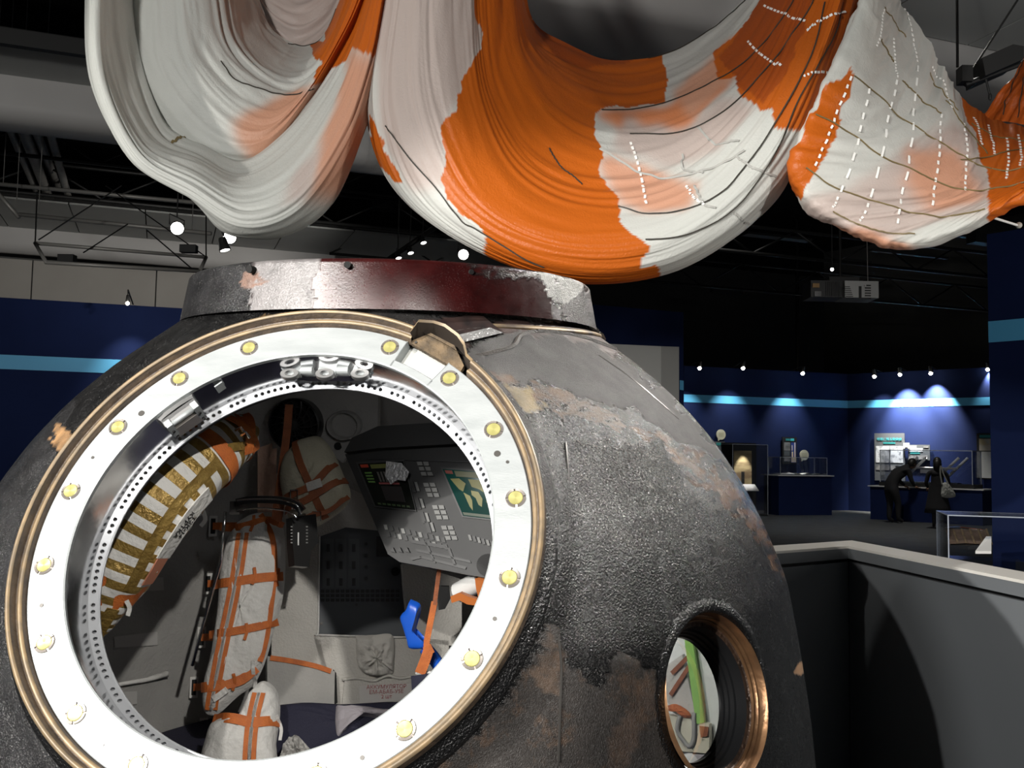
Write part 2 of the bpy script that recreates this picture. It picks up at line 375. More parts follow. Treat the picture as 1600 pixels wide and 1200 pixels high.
for x, y, Y, nn, wt, lab in ((1092, 574, 27.6, nA, 110, 'small wall lamp, first from the left along the far navy wall'), (1160, 574, 28.1, nA, 130, 'small wall lamp, second from the left along the far navy wall'),
                             (1253, 582, 28.8, nA, 160, 'small wall lamp above the poster and low table case'), (1367, 587, 28.9, nB, 160, 'small wall lamp just right of the far wall corner'),
                             (1407, 584, 28.5, nB, 1500, 'small wall lamp above the large grey text poster'), (1455, 582, 28.0, nB, 1100, 'small wall lamp above the long glass case'),
                             (1544, 576, 27.2, nB, 160, 'small wall lamp beside the near navy wall edge')):
    wall_lamp(x, y, Y, nn, wt, lab, 4.28)

# pale projection screen and dark navy header right of the capsule
sc = thing('projection_screen', 'pale grey screen panel showing beside the capsule shoulder', 'screen', tuple(at(1000, 715, 19)*[1, 1, 0]))
S = Plane((900, 540, 19), (1062, 545, 19.3), (1062, 665, 19.3))
MB().prism([S.pt(880, 534), S.pt(1033, 541), S.pt(1033, 700), S.pt(880, 700)], -S.n*.05).build('screen_sheet', mat('screen_grey', (.8, .8, .77), .7), sc)
MB().prism([S.pt(1033, 541), S.pt(1061, 542), S.pt(1061, 700), S.pt(1033, 700)], -S.n*.05).build('screen_edge', mat('screen_grey_edge', (.55, .55, .53), .7), sc)
MB().prism([S.pt(860, 470, -.08), S.pt(1068, 488, -.08), S.pt(1068, 845, -.08), S.pt(860, 845, -.08)], -S.n*.2).build('backing', m_blue, sc)
MB().prism([S.pt(1062, 594, -.075), S.pt(1068, 595, -.075), S.pt(1068, 610, -.075), S.pt(1062, 609, -.075)], S.n*.01).build('band', m_stripe, sc)

# ------------------------------------------------------------------ grey barrier round the capsule
m_bar = mat('grey_barrier_laminate', (.18, .195, .21), .45, col2=(.19, .205, .22), nscale=2, bump=.02, bscale=300)
m_cap = mat('white_barrier_cap', (.88, .86, .80), .5)
br = thing('barrier', 'low dark grey barrier with a white top behind the capsule', 'barrier', tuple(at(1325, 851, 5.6)*[1, 1, 0]))
def bpt(px, d): p = at(px, 851, d); return np.array([p[0], p[1], 0])
Q = [bpt(900, 4.38), bpt(1212, 4.58), bpt(1325, 4.92), bpt(1620, 3.55), bpt(2100, 2.4)]
H = 1.16
def offs(d_):
    out = []
    for i in range(len(Q)):
        ns = []
        for a, b in ([(Q[i-1], Q[i])] if i else [])+([(Q[i], Q[i+1])] if i < len(Q)-1 else []):
            d = nrm(b-a); ns.append(np.array([d[1], -d[0], 0]))
        m_ = nrm(sum(ns)); out.append(Q[i]-m_*d_/(m_@ns[0]))
    return out
def rail(name, i, d0, d1, z0, z1, M, gap=0.):
    a, b = offs(d0), offs(d1); g = nrm(Q[i+1]-Q[i])*gap
    MB().prism([a[i]+g+Zv*z0, a[i+1]-g+Zv*z0, b[i+1]-g+Zv*z0, b[i]+g+Zv*z0], Zv*(z1-z0)).build(name, M, br)
for i in range(4):
    rail('panel', i, .03, .15, 0, H-.085, m_bar, .003)
    rail('shadow_gap', i, .05, .14, H-.085, H-.064, m_black)
    rail('fascia', i, .0, .18, H-.064, H-.012, m_bar)
    rail('top_board', i, -.004, .19, H-.012, H, m_cap)

# ================================================================== the capsule
C0 = np.array([-0.3588, 2.77, 1.9929]); AX = nrm([-0.00627, -0.07974, 0.9968])
E1 = nrm(np.cross([0, 1, 0], AX)); E2 = np.cross(AX, E1)                 # E1 points right, E2 away from the viewer
if E2[1] < 0: E2 = -E2
if E1[0] < 0: E1 = -E1
SS = np.array([0, .06, .15, .25, .35, .45, .55, .7, .85, 1.05, 1.3, 1.6, 1.72])
RR = np.array([.5297, .6118, .7349, .8455, .9322, 1.0005, 1.0552, 1.1196, 1.1504, 1.1834, 1.2116, 1.236, 1.24])
def prof(s):
    # smooth radius of the shell at s metres below the collar
    s = np.asarray(s, float); k = np.linspace(-.03, .03, 7)
    return np.mean([np.interp(np.clip(s+d, 0, 1.72), SS, RR) for d in k], 0)
RC = at(434.6, 831.2, 1.92); RN = nrm([-0.11722, -0.86698, 0.48435])     # hatch ring: centre and outward normal
R1 = nrm(np.cross(Zv, RN)); R2 = np.cross(RN, R1)
def ruvw(P): q = np.asarray(P)-RC; return q@R1, q@R2, q@RN
def rpt(rho, a, wv=0.): a = math.radians(a); return RC+R1*(rho*math.cos(a))+R2*(rho*math.sin(a))+RN*wv
RHOLE = .525
def shell_pts(s, th, off=0.):
    r = prof(s)-off
    return C0-s[..., None]*AX+r[..., None]*(np.sin(th)[..., None]*E1-np.cos(th)[..., None]*E2)
def far_hit(x, y, off=.09):
    d = ray(x, y); ts = np.linspace(1.2, 5, 3000); P = CAM+ts[:, None]*d; s = -(P-C0)@AX; rr = np.linalg.norm(P-C0+s[:, None]*AX, axis=1)
    i = np.where((rr < prof(s)-off) & (s > .02))[0]; return P[i[-1]], P[i[0]]
cap = thing('space_capsule', 'scorched black bell shaped space capsule with round open hatch', 'capsule', tuple(C0-AX*1.78))
# porthole axis
PC = far_hit(1127, 1088, 0)[1]
_s = -(PC-C0)@AX; _rad = nrm(PC-C0+_s*AX); PN = nrm(_rad*math.cos(math.radians(17))+AX*math.sin(math.radians(17)))
P1_ = nrm(np.cross(Zv, PN)); P2_ = np.cross(PN, P1_)
RPORT = .172

def char_material():
    M = bpy.data.materials.new('charred_heat_shield'); M.use_nodes = True; nt = M.node_tree; N = nt.nodes; L = nt.links
    p = N['Principled BSDF']; tc = N.new('ShaderNodeTexCoord')
    at_ = N.new('ShaderNodeAttribute'); at_.attribute_name = 'Col'
    def noise(sc, det=4, rough=.6):
        n = N.new('ShaderNodeTexNoise'); n.inputs['Scale'].default_value = sc; n.inputs['Detail'].default_value = det; n.inputs['Roughness'].default_value = rough
        L.new(tc.outputs['Object'], n.inputs[0]); return n
    def math_(op, a, b=None, v=None):
        q = N.new('ShaderNodeMath'); q.operation = op; L.new(a, q.inputs[0])
        if b is not None: L.new(b, q.inputs[1])
        if v is not None: q.inputs[1].default_value = v
        return q.outputs[0]
    n1 = noise(14, 6); r1 = N.new('ShaderNodeMapRange'); r1.inputs[1].default_value = .3; r1.inputs[2].default_value = .7; r1.inputs[3].default_value = .55; r1.inputs[4].default_value = 1.5
    L.new(n1.outputs[0], r1.inputs[0])
    mx = N.new('ShaderNodeVectorMath'); mx.operation = 'SCALE'; L.new(at_.outputs['Color'], mx.inputs[0]); L.new(r1.outputs[0], mx.inputs['Scale'])
    # rust and bare patches where the alpha of the attribute asks for them
    n2 = noise(9, 6, .7); rr = N.new('ShaderNodeMapRange'); rr.inputs[1].default_value = .5; rr.inputs[2].default_value = .62; L.new(n2.outputs[0], rr.inputs[0])
    fac = math_('MULTIPLY', rr.outputs[0], at_.outputs['Alpha'])
    mix = N.new('ShaderNodeMix'); mix.data_type = 'RGBA'; L.new(fac, mix.inputs[0]); L.new(mx.outputs[0], mix.inputs[6]); mix.inputs[7].default_value = (.085, .05, .03, 1)
    # pale flecks all over the char: sparkle painted into the colour
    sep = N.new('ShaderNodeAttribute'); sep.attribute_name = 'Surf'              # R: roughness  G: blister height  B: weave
    sx = N.new('ShaderNodeSeparateColor'); L.new(sep.outputs['Color'], sx.inputs[0]); GLINT = math_('MINIMUM', math_('MULTIPLY', sx.outputs[1], v=1.6), v=1.)
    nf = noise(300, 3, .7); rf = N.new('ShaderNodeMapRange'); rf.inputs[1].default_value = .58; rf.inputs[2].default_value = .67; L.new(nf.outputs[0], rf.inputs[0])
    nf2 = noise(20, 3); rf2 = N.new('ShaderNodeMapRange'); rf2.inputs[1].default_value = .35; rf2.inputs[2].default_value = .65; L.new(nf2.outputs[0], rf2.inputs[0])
    mix2 = N.new('ShaderNodeMix'); mix2.data_type = 'RGBA'; L.new(math_('MULTIPLY', math_('MULTIPLY', rf.outputs[0], rf2.outputs[0]), GLINT), mix2.inputs[0]); L.new(mix.outputs[2], mix2.inputs[6]); mix2.inputs[7].default_value = (.20, .195, .19, 1)
    L.new(mix2.outputs[2], p.inputs['Base Color'])
    nr = noise(30, 3); rg = math_('ADD', sx.outputs[0], math_('MULTIPLY', math_('SUBTRACT', nr.outputs[0], v=.5), v=.16)); L.new(rg, p.inputs['Roughness'])
    v = N.new('ShaderNodeTexVoronoi'); v.inputs['Scale'].default_value = 190; L.new(tc.outputs['Object'], v.inputs[0])
    nb = noise(260, 4); h = math_('MULTIPLY', math_('ADD', nb.outputs[0], math_('MULTIPLY', v.outputs[0], v=.5)), sx.outputs[1])
    wv = noise(520, 2); h2 = math_('ADD', h, math_('MULTIPLY', wv.outputs[0], sx.outputs[2]))
    nl = noise(28, 3); h3 = math_('ADD', h2, math_('MULTIPLY', nl.outputs[0], math_('MULTIPLY', sx.outputs[1], v=.6)))
    b = N.new('ShaderNodeBump'); b.inputs['Strength'].default_value = 1.; b.inputs['Distance'].default_value = .0035; L.new(h3, b.inputs['Height']); L.new(b.outputs[0], p.inputs['Normal'])
    npit = noise(240, 3, .7); rp = N.new('ShaderNodeMapRange'); rp.inputs[1].default_value = .40; rp.inputs[2].default_value = .60; rp.inputs[3].default_value = .06; rp.inputs[4].default_value = .95; L.new(npit.outputs[0], rp.inputs[0])
    pm = N.new('ShaderNodeMix'); L.new(GLINT, pm.inputs[0]); pm.inputs[2].default_value = .6; L.new(rp.outputs[0], pm.inputs[3]); L.new(pm.outputs[0], p.inputs['Specular IOR Level'])
    return M
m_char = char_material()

def paint(me, zones, base, dsurf):
    """colour of the scorched skin, stored on the vertices"""
    n = len(me.vertices); co = np.zeros(n*3); me.vertices.foreach_get('co', co); co = co.reshape(-1, 3); px = proj(co)
    nx, ny = VN(3), VN(4)
    X = px[:, 0]+18*(nx(px[:, 0]/22, px[:, 1]/22)-.5)+8*(nx(px[:, 0]/7, px[:, 1]/7)-.5); Y = px[:, 1]+18*(ny(px[:, 0]/22, px[:, 1]/22)-.5)+8*(ny(px[:, 0]/7, px[:, 1]/7)-.5)
    front = (co-C0)@E2 < .55
    C = np.tile(np.array(base, float), (n, 1)); S_ = np.tile(np.array(dsurf, float), (n, 1))
    for poly, c, s_, soft in zones:
        k = inpoly(X, Y, poly) & front
        wgt = np.where(k, 1., 0.)
        if soft < 1: wgt *= np.clip((soft-(.6*ny(px[:, 0]/14+40, px[:, 1]/8)+.4*nx(px[:, 0]/4+9, px[:, 1]/3)))/.3+.5, 0, 1)
        C = C*(1-wgt[:, None])+np.array(c)*wgt[:, None]
        if s_ is not None: S_ = S_*(1-wgt[:, None])+np.array(s_)*wgt[:, None]
    for nm, A in (('Col', C), ('Surf', S_)):
        at_ = me.color_attributes.new(nm, 'FLOAT_COLOR', 'POINT'); A4 = np.ones((n, 4)); A4[:, :A.shape[1]] = A; at_.data.foreach_set('color', A4.ravel())

NT, NS = 620, 300
s = np.linspace(0.0, 1.72, NS)**1.0; th = np.linspace(-math.pi, math.pi, NT, endpoint=False)
Sg, Tg = np.meshgrid(s, th, indexing='ij'); P = shell_pts(Sg, Tg)
U, V_, W_ = ruvw(P); rho = np.hypot(U, V_); near = W_ > -.35
k = np.clip((rho-RHOLE)/.07, 0, 1); k = k*k*(3-2*k)
Wn = np.where(near & (rho < RHOLE+.07) & (rho > RHOLE-.04), -.014*(1-k)+W_*k, W_)
P = P+(Wn-W_)[..., None]*RN
# snap the rim of the hole to a true circle
sn = near & (abs(rho-RHOLE) < .0045); f_ = np.where(sn, RHOLE/np.maximum(rho, 1e-6), 1)
P = P+((f_-1)*U)[..., None]*R1+((f_-1)*V_)[..., None]*R2
pq = P-PC; pu, pv, pw = pq@P1_, pq@P2_, pq@PN; prho = np.hypot(pu, pv)
cut = (near & (rho < RHOLE-.001)) | ((prho < RPORT+.006) & (abs(pw) < .2))
keep = ~(cut | np.roll(cut, -1, 1) | np.vstack([cut[1:], cut[-1:]]) | np.roll(np.vstack([cut[1:], cut[-1:]]), -1, 1))
mb = MB().grid(P, keep=keep[:-1], cv=True)
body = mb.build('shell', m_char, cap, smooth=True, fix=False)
body.data.flip_normals()
bm = bmesh.new(); bm.from_mesh(body.data); bmesh.ops.delete(bm, geom=[v for v in bm.verts if not v.link_faces], context='VERTS')
bmesh.ops.recalc_face_normals(bm, faces=bm.faces); bm.to_mesh(body.data); bm.free()
K = (.005, .005, .0053, .0); RGH = (.26, .55, .15)
zones = [
 ([(180, 700), (300, 560), (420, 500), (520, 480), (700, 490), (640, 560), (400, 500), (250, 590), (100, 760)], (.02, .019, .019, 0), (.3, .4, .3), 1),
 ([(260, 590), (330, 520), (420, 490), (430, 500), (340, 530), (270, 600)], (.16, .10, .045, .3), (.5, .4, .2), .45),
 ([(640, 500), (1000, 500), (960, 560), (760, 520), (700, 560)], (.05, .03, .026, 0), (.4, .2, .2), 1),
 ([(715, 560), (790, 525), (830, 522), (940, 535), (1065, 640), (1150, 740), (1075, 690), (980, 640), (870, 605), (790, 590), (735, 580)], (.05, .048, .047, 0), (.5, .12, 1.3), 1),
 ([(738, 575), (800, 592), (900, 620), (1000, 660), (960, 670), (850, 640), (790, 640), (760, 610)], (.075, .042, .02, 1), (.5, .3, .3), .5),
 ([(790, 600), (830, 605), (850, 640), (815, 645), (795, 630)], (.15, .115, .06, 0), (.6, .3, .3), .75),
 ([(960, 650), (1075, 695), (1150, 760), (1200, 830), (1230, 920), (1190, 850), (1120, 780), (1050, 730)], (.10, .055, .028, .6), None, .55),
 ([(890, 690), (1030, 690), (1100, 800), (1060, 860), (930, 850), (880, 800)], (.018, .017, .017, 0), (.24, .6, .3), 1),
 ([(600, 1300), (740, 1140), (800, 1080), (850, 990), (866, 965), (880, 1040), (905, 1062), (935, 1072), (950, 1035), (975, 1020), (1010, 1045), (1040, 1070), (1060, 1130), (1075, 1300)], (.026, .022, .02, 1), (.55, .3, .7), 1),
 ([(835, 1040), (862, 985), (876, 1040), (870, 1090), (840, 1080)], (.08, .055, .04, 1), (.7, .3, .6), .7),
 ([(960, 1130), (1010, 1060), (1030, 1080), (985, 1180), (970, 1300), (940, 1300)], (.06, .04, .03, 1), (.7, .4, .6), .75),
 ([(640, 1200), (770, 1100), (850, 960), (865, 880), (840, 860), (790, 1000), (700, 1110), (600, 1180)], (.010, .010, .011, 0), (.22, 1.0, .1), 1),
 ([(-60, 760), (60, 660), (120, 620), (60, 800), (20, 900), (20, 1000), (60, 1100), (160, 1220), (-60, 1220)], (.014, .014, .015, 0), (.25, .9, .1), 1),
 ([(85, 660), (120, 680), (100, 700), (80, 690)], (.25, .14, .06, 0), (.6, .4, .2), .7),
 ([(1250, 1030), (1262, 1030), (1262, 1055), (1250, 1050)], (.3, .17, .09, 0), (.6, .3, .3), .8),
]
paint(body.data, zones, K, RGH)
# base: rounded lower edge and floor of the capsule, resting on a low cradle
aC = C0-AX*1.72
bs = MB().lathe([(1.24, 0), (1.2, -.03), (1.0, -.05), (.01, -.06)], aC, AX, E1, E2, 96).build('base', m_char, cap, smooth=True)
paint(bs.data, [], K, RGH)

MB().lathe([(.95, -.30), (1.0, -.30), (1.06, -.055), (1.0, -.055), (.95, -.30)], aC, AX, E1, E2, 48).build('cradle_ring', mat('cradle_steel', (.08, .08, .08), .5, .6), cap, smooth=True, sharp=30)
# collar on top
m_collar = m_char
def ring_pts(s_, r): return C0-AX*s_, r
AXc = nrm([-.004, -.045, 1]); cp = MB(); NA, NH = 420, 24
a = np.linspace(-math.pi, math.pi, NA, endpoint=False); hz = np.linspace(.042, -.078, NH)
rad = .588-.022*(np.linspace(0, 1, NH))
rad[-1] -= .004
G = np.array([[C0+np.array([.012, 0, 0])-AXc*h+r*(math.sin(t)*E1-math.cos(t)*np.cross(AXc, E1)) for h, r in list(zip(hz, rad))+[(-.080, .545), (-.06, .535), (.0, .535)]] for t in a])
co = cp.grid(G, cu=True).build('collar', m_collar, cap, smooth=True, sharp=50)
cz = [([(270, 400), (390, 390), (395, 500), (270, 510)], (.016, .016, .017, 0), (.2, .6, .1), 1),
      ([(395, 390), (510, 390), (500, 500), (395, 500)], (.16, .15, .15, 0), (.3, .3, .05), 1),  # paler grey paints in the silver highlight on the lacquer
      ([(500, 390), (860, 390), (860, 500), (480, 500)], (.028, .004, .004, 0), (.24, .08, .05), 1),
      ([(700, 395), (930, 395), (930, 447), (860, 440), (760, 437)], (.012, .006, .006, 0), (.26, .25, .1), .6),
      ([(845, 425), (915, 435), (912, 478), (850, 462)], (.45, .45, .43, 0), (.5, .5, .3), .75),
      ([(880, 470), (935, 440), (935, 530), (880, 530)], (.05, .045, .045, 0), (.35, .5, .3), 1),
      ([(375, 425), (400, 420), (410, 448), (372, 448)], (.2, .12, .09, 0), (.4, .4, .3), .6)]
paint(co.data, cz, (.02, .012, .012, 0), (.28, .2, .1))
MB().lathe([(.536, .0), (.5, .02), (.01, .03)], C0+np.array([.012, 0, 0]), AX, E1, E2, 64).build('top_cover', mat('dark_cover_metal', (.08, .08, .08), .4, .6), cap, smooth=True)
m_hole = mat('bore_black', (.004, .004, .004), .8)
for x, y, r in ((391, 421, .009), (543, 414, .008), (736, 425, .006)):
    d = ray(x, y); ts = np.linspace(1.5, 3, 3000); Q = CAM+ts[:, None]*d; q = Q-C0; ss = -(q@AX); rr = np.linalg.norm(q+ss[:, None]*AX, axis=1)
    i = np.argmin(abs(rr-.575)+(ts > 2.6)); n = nrm((q+ss[:, None]*AX)[i])
    MB().cyl(Q[i]-n*.01, Q[i]+n*.004, r, 14).build('collar_hole', m_hole, co)
# collar foot lip
MB().lathe([(.592, .048), (.602, .052), (.604, .060), (.59, .066)], C0+np.array([.012, 0, 0]), -AX, E1, E2, 200).build('collar_lip', mat('tan_lip', (.30, .21, .11), .5, .2, col2=(.05, .035, .03), nscale=14), cap, smooth=True)

# ---- raised seam lines on the shell, traced along the surface
def on_shell(x, y, off=0.):
    P = far_hit(x, y, 0)[1]; s_ = -(P-C0)@AX; n = nrm(P-C0+s_*AX); return P+n*off, n
def seam(name, pts, wid, th, M, n=40):
    pp = crom(pts, n); Q = [on_shell(x, y, .001) for x, y in pp]
    return MB().strap([q[0] for q in Q], [q[1] for q in Q], wid, th).build(name, M, cap, smooth=True, sharp=30)
m_seam = mat('brown_seam_strip', (.06, .052, .047), .55, col2=(.09, .08, .072), nscale=30, stretch=(1, 1, 3), bump=.4, bscale=150)
seam('seam_strip', [(705, 563), (760, 552), (800, 540), (812, 524), (840, 517), (900, 524), (960, 545)], .008, .006, m_seam)
m_edge = mat('dull_metal_edge', (.09, .085, .08), .35, .5)
seam('skin_joint', [(884, 690), (890, 780), (886, 860), (874, 950), (866, 1010)], .003, .001, m_edge)
seam('skin_joint', [(868, 965), (876, 1040), (874, 1120), (872, 1190)], .004, .002, m_edge)
seam('skin_joint', [(935, 555), (985, 590), (1030, 628), (1060, 655)], .003, .001, m_edge)
seam('skin_joint', [(690, 522), (745, 514), (770, 518), (784, 520)], .006, .003, mat('bright_edge', (.5, .48, .45), .3, .7))
# dark plate with bright foil on the shoulder, right of the hatch flap
def shell_plate(name, poly, th, M):
    Q = [on_shell(x, y, .004) for x, y in poly]; n = nrm(np.mean([q[1] for q in Q], 0))
    return MB().prism([q[0] for q in Q], n*th).build(name, M, cap)
shell_plate('shoulder_plate', [(652, 505), (748, 490), (782, 519), (700, 540)], .006, mat('scorched_plate', (.05, .03, .027), .4, .2, col2=(.02, .015, .015), nscale=20))
shell_plate('foil_strip', [(697, 527), (762, 512), (782, 520), (700, 540)], .010, mat('crumpled_foil', (.55, .55, .55), .35, .7, bump=.5, bscale=120))
_lp = Plane((920, 500, 2.74), (950, 530, 2.74), (920, 530, 2.74))
for poly in ([(922, 503), (936, 515), (937, 522), (922, 514)], [(938, 518), (943, 522), (947, 530), (936, 524)]):
    MB().prism([_lp.pt(*q) for q in poly], (0, .03, 0)).build('lug', m_white, cap)

# ---- hatch ring
m_alu = mat('milled_white_aluminium', (.33, .35, .355), .42, .25, col2=(.28, .30, .305), nscale=9, stretch=(1, 1, 4), bump=.05, bscale=120)
m_polish = mat('polished_aluminium', (.80, .80, .80), .14, 1., col2=(.55, .55, .56), nscale=5, bump=.06, bscale=14)
m_rim = mat('brown_phenolic_rim', (.12, .085, .058), .5, col2=(.06, .045, .035), nscale=22, bump=.3, bscale=90)
m_gold = mat('gold_rim_edge', (.22, .155, .085), .45, .2, col2=(.13, .10, .065), nscale=30)
A0, A1 = math.radians(67), math.radians(54+360)          # gap of the notch between 54 and 67 degrees
hr = MB().lathe([(.432, -.02), (.430, -.002), (.433, .0), (.455, .0), (.503, .0), (.505, -.002), (.505, -.03)], RC, RN, R1, R2, 200, A0, A1).build('hatch_ring', m_alu, cap, smooth=True, sharp=30)
MB().lathe([(.432, -.02), (.430, -.002), (.433, .0), (.449, .0), (.451, -.002), (.451, -.03)], RC, RN, R1, R2, 12, math.radians(53.5), math.radians(67.5)).build('notch_bridge', m_alu, hr, smooth=True, sharp=30)
MB().lathe([(.45, -.028), (.51, -.028)], RC, RN, R1, R2, 10, math.radians(53), math.radians(68)).build('notch_floor', mat('grey_notch', (.45, .46, .44), .5), hr)
for aa in (54, 67):
    p0, p1, p2, p3 = rpt(.45, aa, 0), rpt(.505, aa, 0), rpt(.505, aa, -.03), rpt(.45, aa, -.03)
    t_ = nrm(rpt(.48, aa+1)-rpt(.48, aa-1)); MB().prism([p0, p1, p2, p3], t_*(.002 if aa == 67 else -.002)).build('notch_wall', m_alu, hr)
B0, B1 = math.radians(66), math.radians(48+360)
rim = MB().lathe([(.505, -.01), (.507, .004), (.509, .010), (.516, .012), (.519, .013), (.523, .03), (.527, .032), (.531, .029), (.534, .010)], RC, RN, R1, R2, 240, B0, B1).build('hatch_rim', m_rim, cap, smooth=True, sharp=35)
m_charlip = mat('char_black_lip', (.007, .007, .0075), .3, bump=.7, bscale=220, spec=.6)
MB().lathe([(.5335, .012), (.536, .004), (.544, -.007), (.553, -.016), (.556, -.03)], RC, RN, R1, R2, 240).build('rim_skirt', m_charlip, rim, smooth=True)
MB().lathe([(.508, .0105), (.510, .0135), (.515, .0135), (.517, .0125)], RC, RN, R1, R2, 240, B0, B1).build('rim_step', m_gold, rim, smooth=True)
MB().lathe([(.522, .0300), (.525, .0335), (.529, .0325), (.532, .0285)], RC, RN, R1, R2, 240, B0, B1).build('rim_edge', m_gold, rim, smooth=True)
# bent rim flap over the notch
fl = [rpt(.512, 66, .03), rpt(.535, 65, .045), rpt(.556, 62.5, .03), rpt(.562, 60, .026), rpt(.558, 56, .024), rpt(.550, 53.5, .02), rpt(.530, 50.5, .024), rpt(.526, 48, .03)]
fl_d = [rpt(.515, 66, -.01), rpt(.525, 65, -.01), rpt(.545, 62.5, -.03), rpt(.55, 60, -.035), rpt(.545, 56, -.035), rpt(.54, 53.5, -.03), rpt(.525, 50.5, -.02), rpt(.52, 48, -.01)]
fl_o = [p+RN*.002+nrm(p-RC)*.006 for p in fl]; fl_od = [p+nrm(p-RC)*.008 for p in fl_d]
MB().grid(np.array([fl_d, fl]), 1).grid(np.array([fl, fl_o, fl_od])).build('rim_flap', [m_gold, mat('flap_hollow', (.03, .022, .016), .7)], rim, smooth=True, sharp=40)
MB().prism([rpt(.51, 66, .002), rpt(.545, 63, .004), rpt(.545, 56, .004), rpt(.52, 50.5, .0), rpt(.505, 50, -.002), rpt(.505, 66, -.002)], RN*-.012).build('torn_insulation', mat('tan_insulation', (.14, .095, .05), .8, col2=(.05, .035, .02), nscale=25, bump=1, bscale=60), rim)
# release bolts: gold discs in notched steel seats
m_boltring = mat('bolt_seat_steel', (.4, .36, .33), .25, .8)
m_boltgold = mat('bolt_gold', (.34, .32, .12), .35, .3, aniso=.6)
def bolt_mesh():
    b = MB(); X, Y_, Z_ = np.eye(3); O = np.zeros(3)
    for k in range(4):
        b.lathe([(.0145, .0), (.0150, .0025), (.0195, .003), (.0205, .0)], O, Z_, X, Y_, 14, math.radians(k*90+6), math.radians(k*90+84), mi=0)
    b.lathe([(.0205, .0), (.0145, .0012)], O, Z_, X, Y_, 40, mi=0)
    b.lathe([(.0148, .0), (.0146, .0022), (.0135, .0030), (.006, .0026), (.0001, .0028)], O, Z_, X, Y_, 40, mi=1)
    return b
bolt0 = None
for k in range(18):
    ang = 10.5+20*k
    if k == 4: continue
    if bolt0 is None:
        bolt0 = bolt_mesh().build('bolt', [m_boltring, m_boltgold], hr, smooth=True, sharp=35); o = bolt0
    else:
        o = bolt0.copy(); COL.objects.link(o)
    p = rpt(.4762, ang, .0)
    o.matrix_basis = Matrix([[R1[i], R2[i], RN[i], p[i]] for i in range(3)]+[[0, 0, 0, 1]]) @ Matrix.Rotation(math.radians(ang+k*37), 4, 'Z')
def ring_hit(x, y, wv=0.): d = ray(x, y); return CAM+d*(((RC+RN*wv-CAM)@RN)/(d@RN))
for x, y, r in ((65, 946, .004), (160, 1163, .004), (566, 1184, .004), (773, 967, .004), (793, 722, .0035), (777, 709, .007), (145, 715, .0035), (221, 646, .007), (650, 535, .003)):
    p = ring_hit(x, y); MB().cyl(p-RN*.004, p+RN*.0012, r, 12).build('screw', m_edge, hr)
# polished sleeve, perforated lip
MB().lathe([(.431, -.012), (.431, -.02), (.4335, -.10), (.4345, -.108)], RC, RN, R1, R2, 220).build('hatch_sleeve', m_polish, cap, smooth=True)
def perforated(name, nh, r_out, w_out, r_in, w_in, hr_, M, parent, skip=None, off=0.):
    b = MB()
    for k in range(nh):
        a0, a1 = 2*math.pi*(k)/nh, 2*math.pi*(k+1)/nh
        def pt(fa, fr):
            a_ = a0+(a1-a0)*fa+off; r_ = r_out+(r_in-r_out)*fr; w_ = w_out+(w_in-w_out)*fr
            return RC+R1*r_*math.cos(a_)+R2*r_*math.sin(a_)+RN*w_
        if skip and skip(k): b.add([pt(0, 0), pt(1, 0), pt(1, 1), pt(0, 1)], [(0, 1, 2, 3)]); continue
        outer = [(0, 0), (.5, 0), (1, 0), (1, .5), (1, 1), (.5, 1), (0, 1), (0, .5)]
        wa = (a1-a0)*r_out; wr = math.hypot(r_in-r_out, w_in-w_out)
        inner = [(.5+hr_/wa*(x-.5)*2/math.hypot((x-.5)*2, (y-.5)*2), .5+hr_/wr*(y-.5)*2/math.hypot((x-.5)*2, (y-.5)*2)) for x, y in outer]
        V = [pt(*q) for q in outer]+[pt(*q) for q in inner]+[pt(*q)-RN*.003 for q in inner]
        b.add(V, [(i, (i+1) % 8, (i+1) % 8+8, i+8) for i in range(8)]+[(i+8, (i+1) % 8+8, (i+1) % 8+16, i+16) for i in range(8)])
    return b.build(name, M, parent)
m_lip = mat('white_perforated_alu', (.55, .57, .60), .3, .5)
lip = perforated('perforated_lip', 178, .4345, -.106, .4175, -.116, .0048, m_lip, cap, skip=lambda k: k % 13 in (5, 9))
MB().lathe([(.4175, -.116), (.4140, -.115), (.4135, -.119), (.4180, -.122), (.434, -.122)], RC, RN, R1, R2, 220).build('lip_edge', m_lip, lip, smooth=True)
perforated('rear_skirt', 170, .4345, -.122, .4345, -.152, .0070, mat('dark_skirt', (.06, .055, .05), .5, .3), cap)
# hinge bracket with three lugs at the top of the sleeve
hb = MB(); bw = -.062
def bp(x, y, wv): return ring_hit(x, y, wv)
pl = [bp(422, 577, bw), (bp(460, 565, bw)), bp(560, 565, bw), bp(588, 577, bw), bp(570, 582, bw), bp(545, 588, bw), bp(478, 588, bw), bp(445, 583, bw)]
hb.prism(pl, -RN*.02)
hbo = hb.build('hinge_bracket', m_polish, cap)
m_steelg = mat('machined_steel', (.42, .42, .42), .35, .9)
for x in (453, 508, 563):
    c = bp(x, 585, bw+.012); T = nrm(bp(x+5, 585, bw+.012)-c); Bv = np.cross(RN, T)
    MB().lathe([(.011, -.006), (.011, .006), (.021, .006), (.022, .004), (.022, -.006), (.011, -.006)], c, RN, T, Bv*.62, 24).build('lug', m_steelg, hbo, smooth=True, sharp=40)
    MB().prism([c+T*-.022+Bv*.002-RN*.005, c+T*.022+Bv*.002-RN*.005, c+T*.02+Bv*.03-RN*.005, c-T*.02+Bv*.03-RN*.005], -RN*.012).build('web', m_alu, hbo)
for x in (480, 536):
    MB().cyl(bp(x-9, 579, bw+.008), bp(x+9, 579, bw+.008), .010, 12).build('hinge_pin', m_alu, hbo, smooth=True, sharp=40)
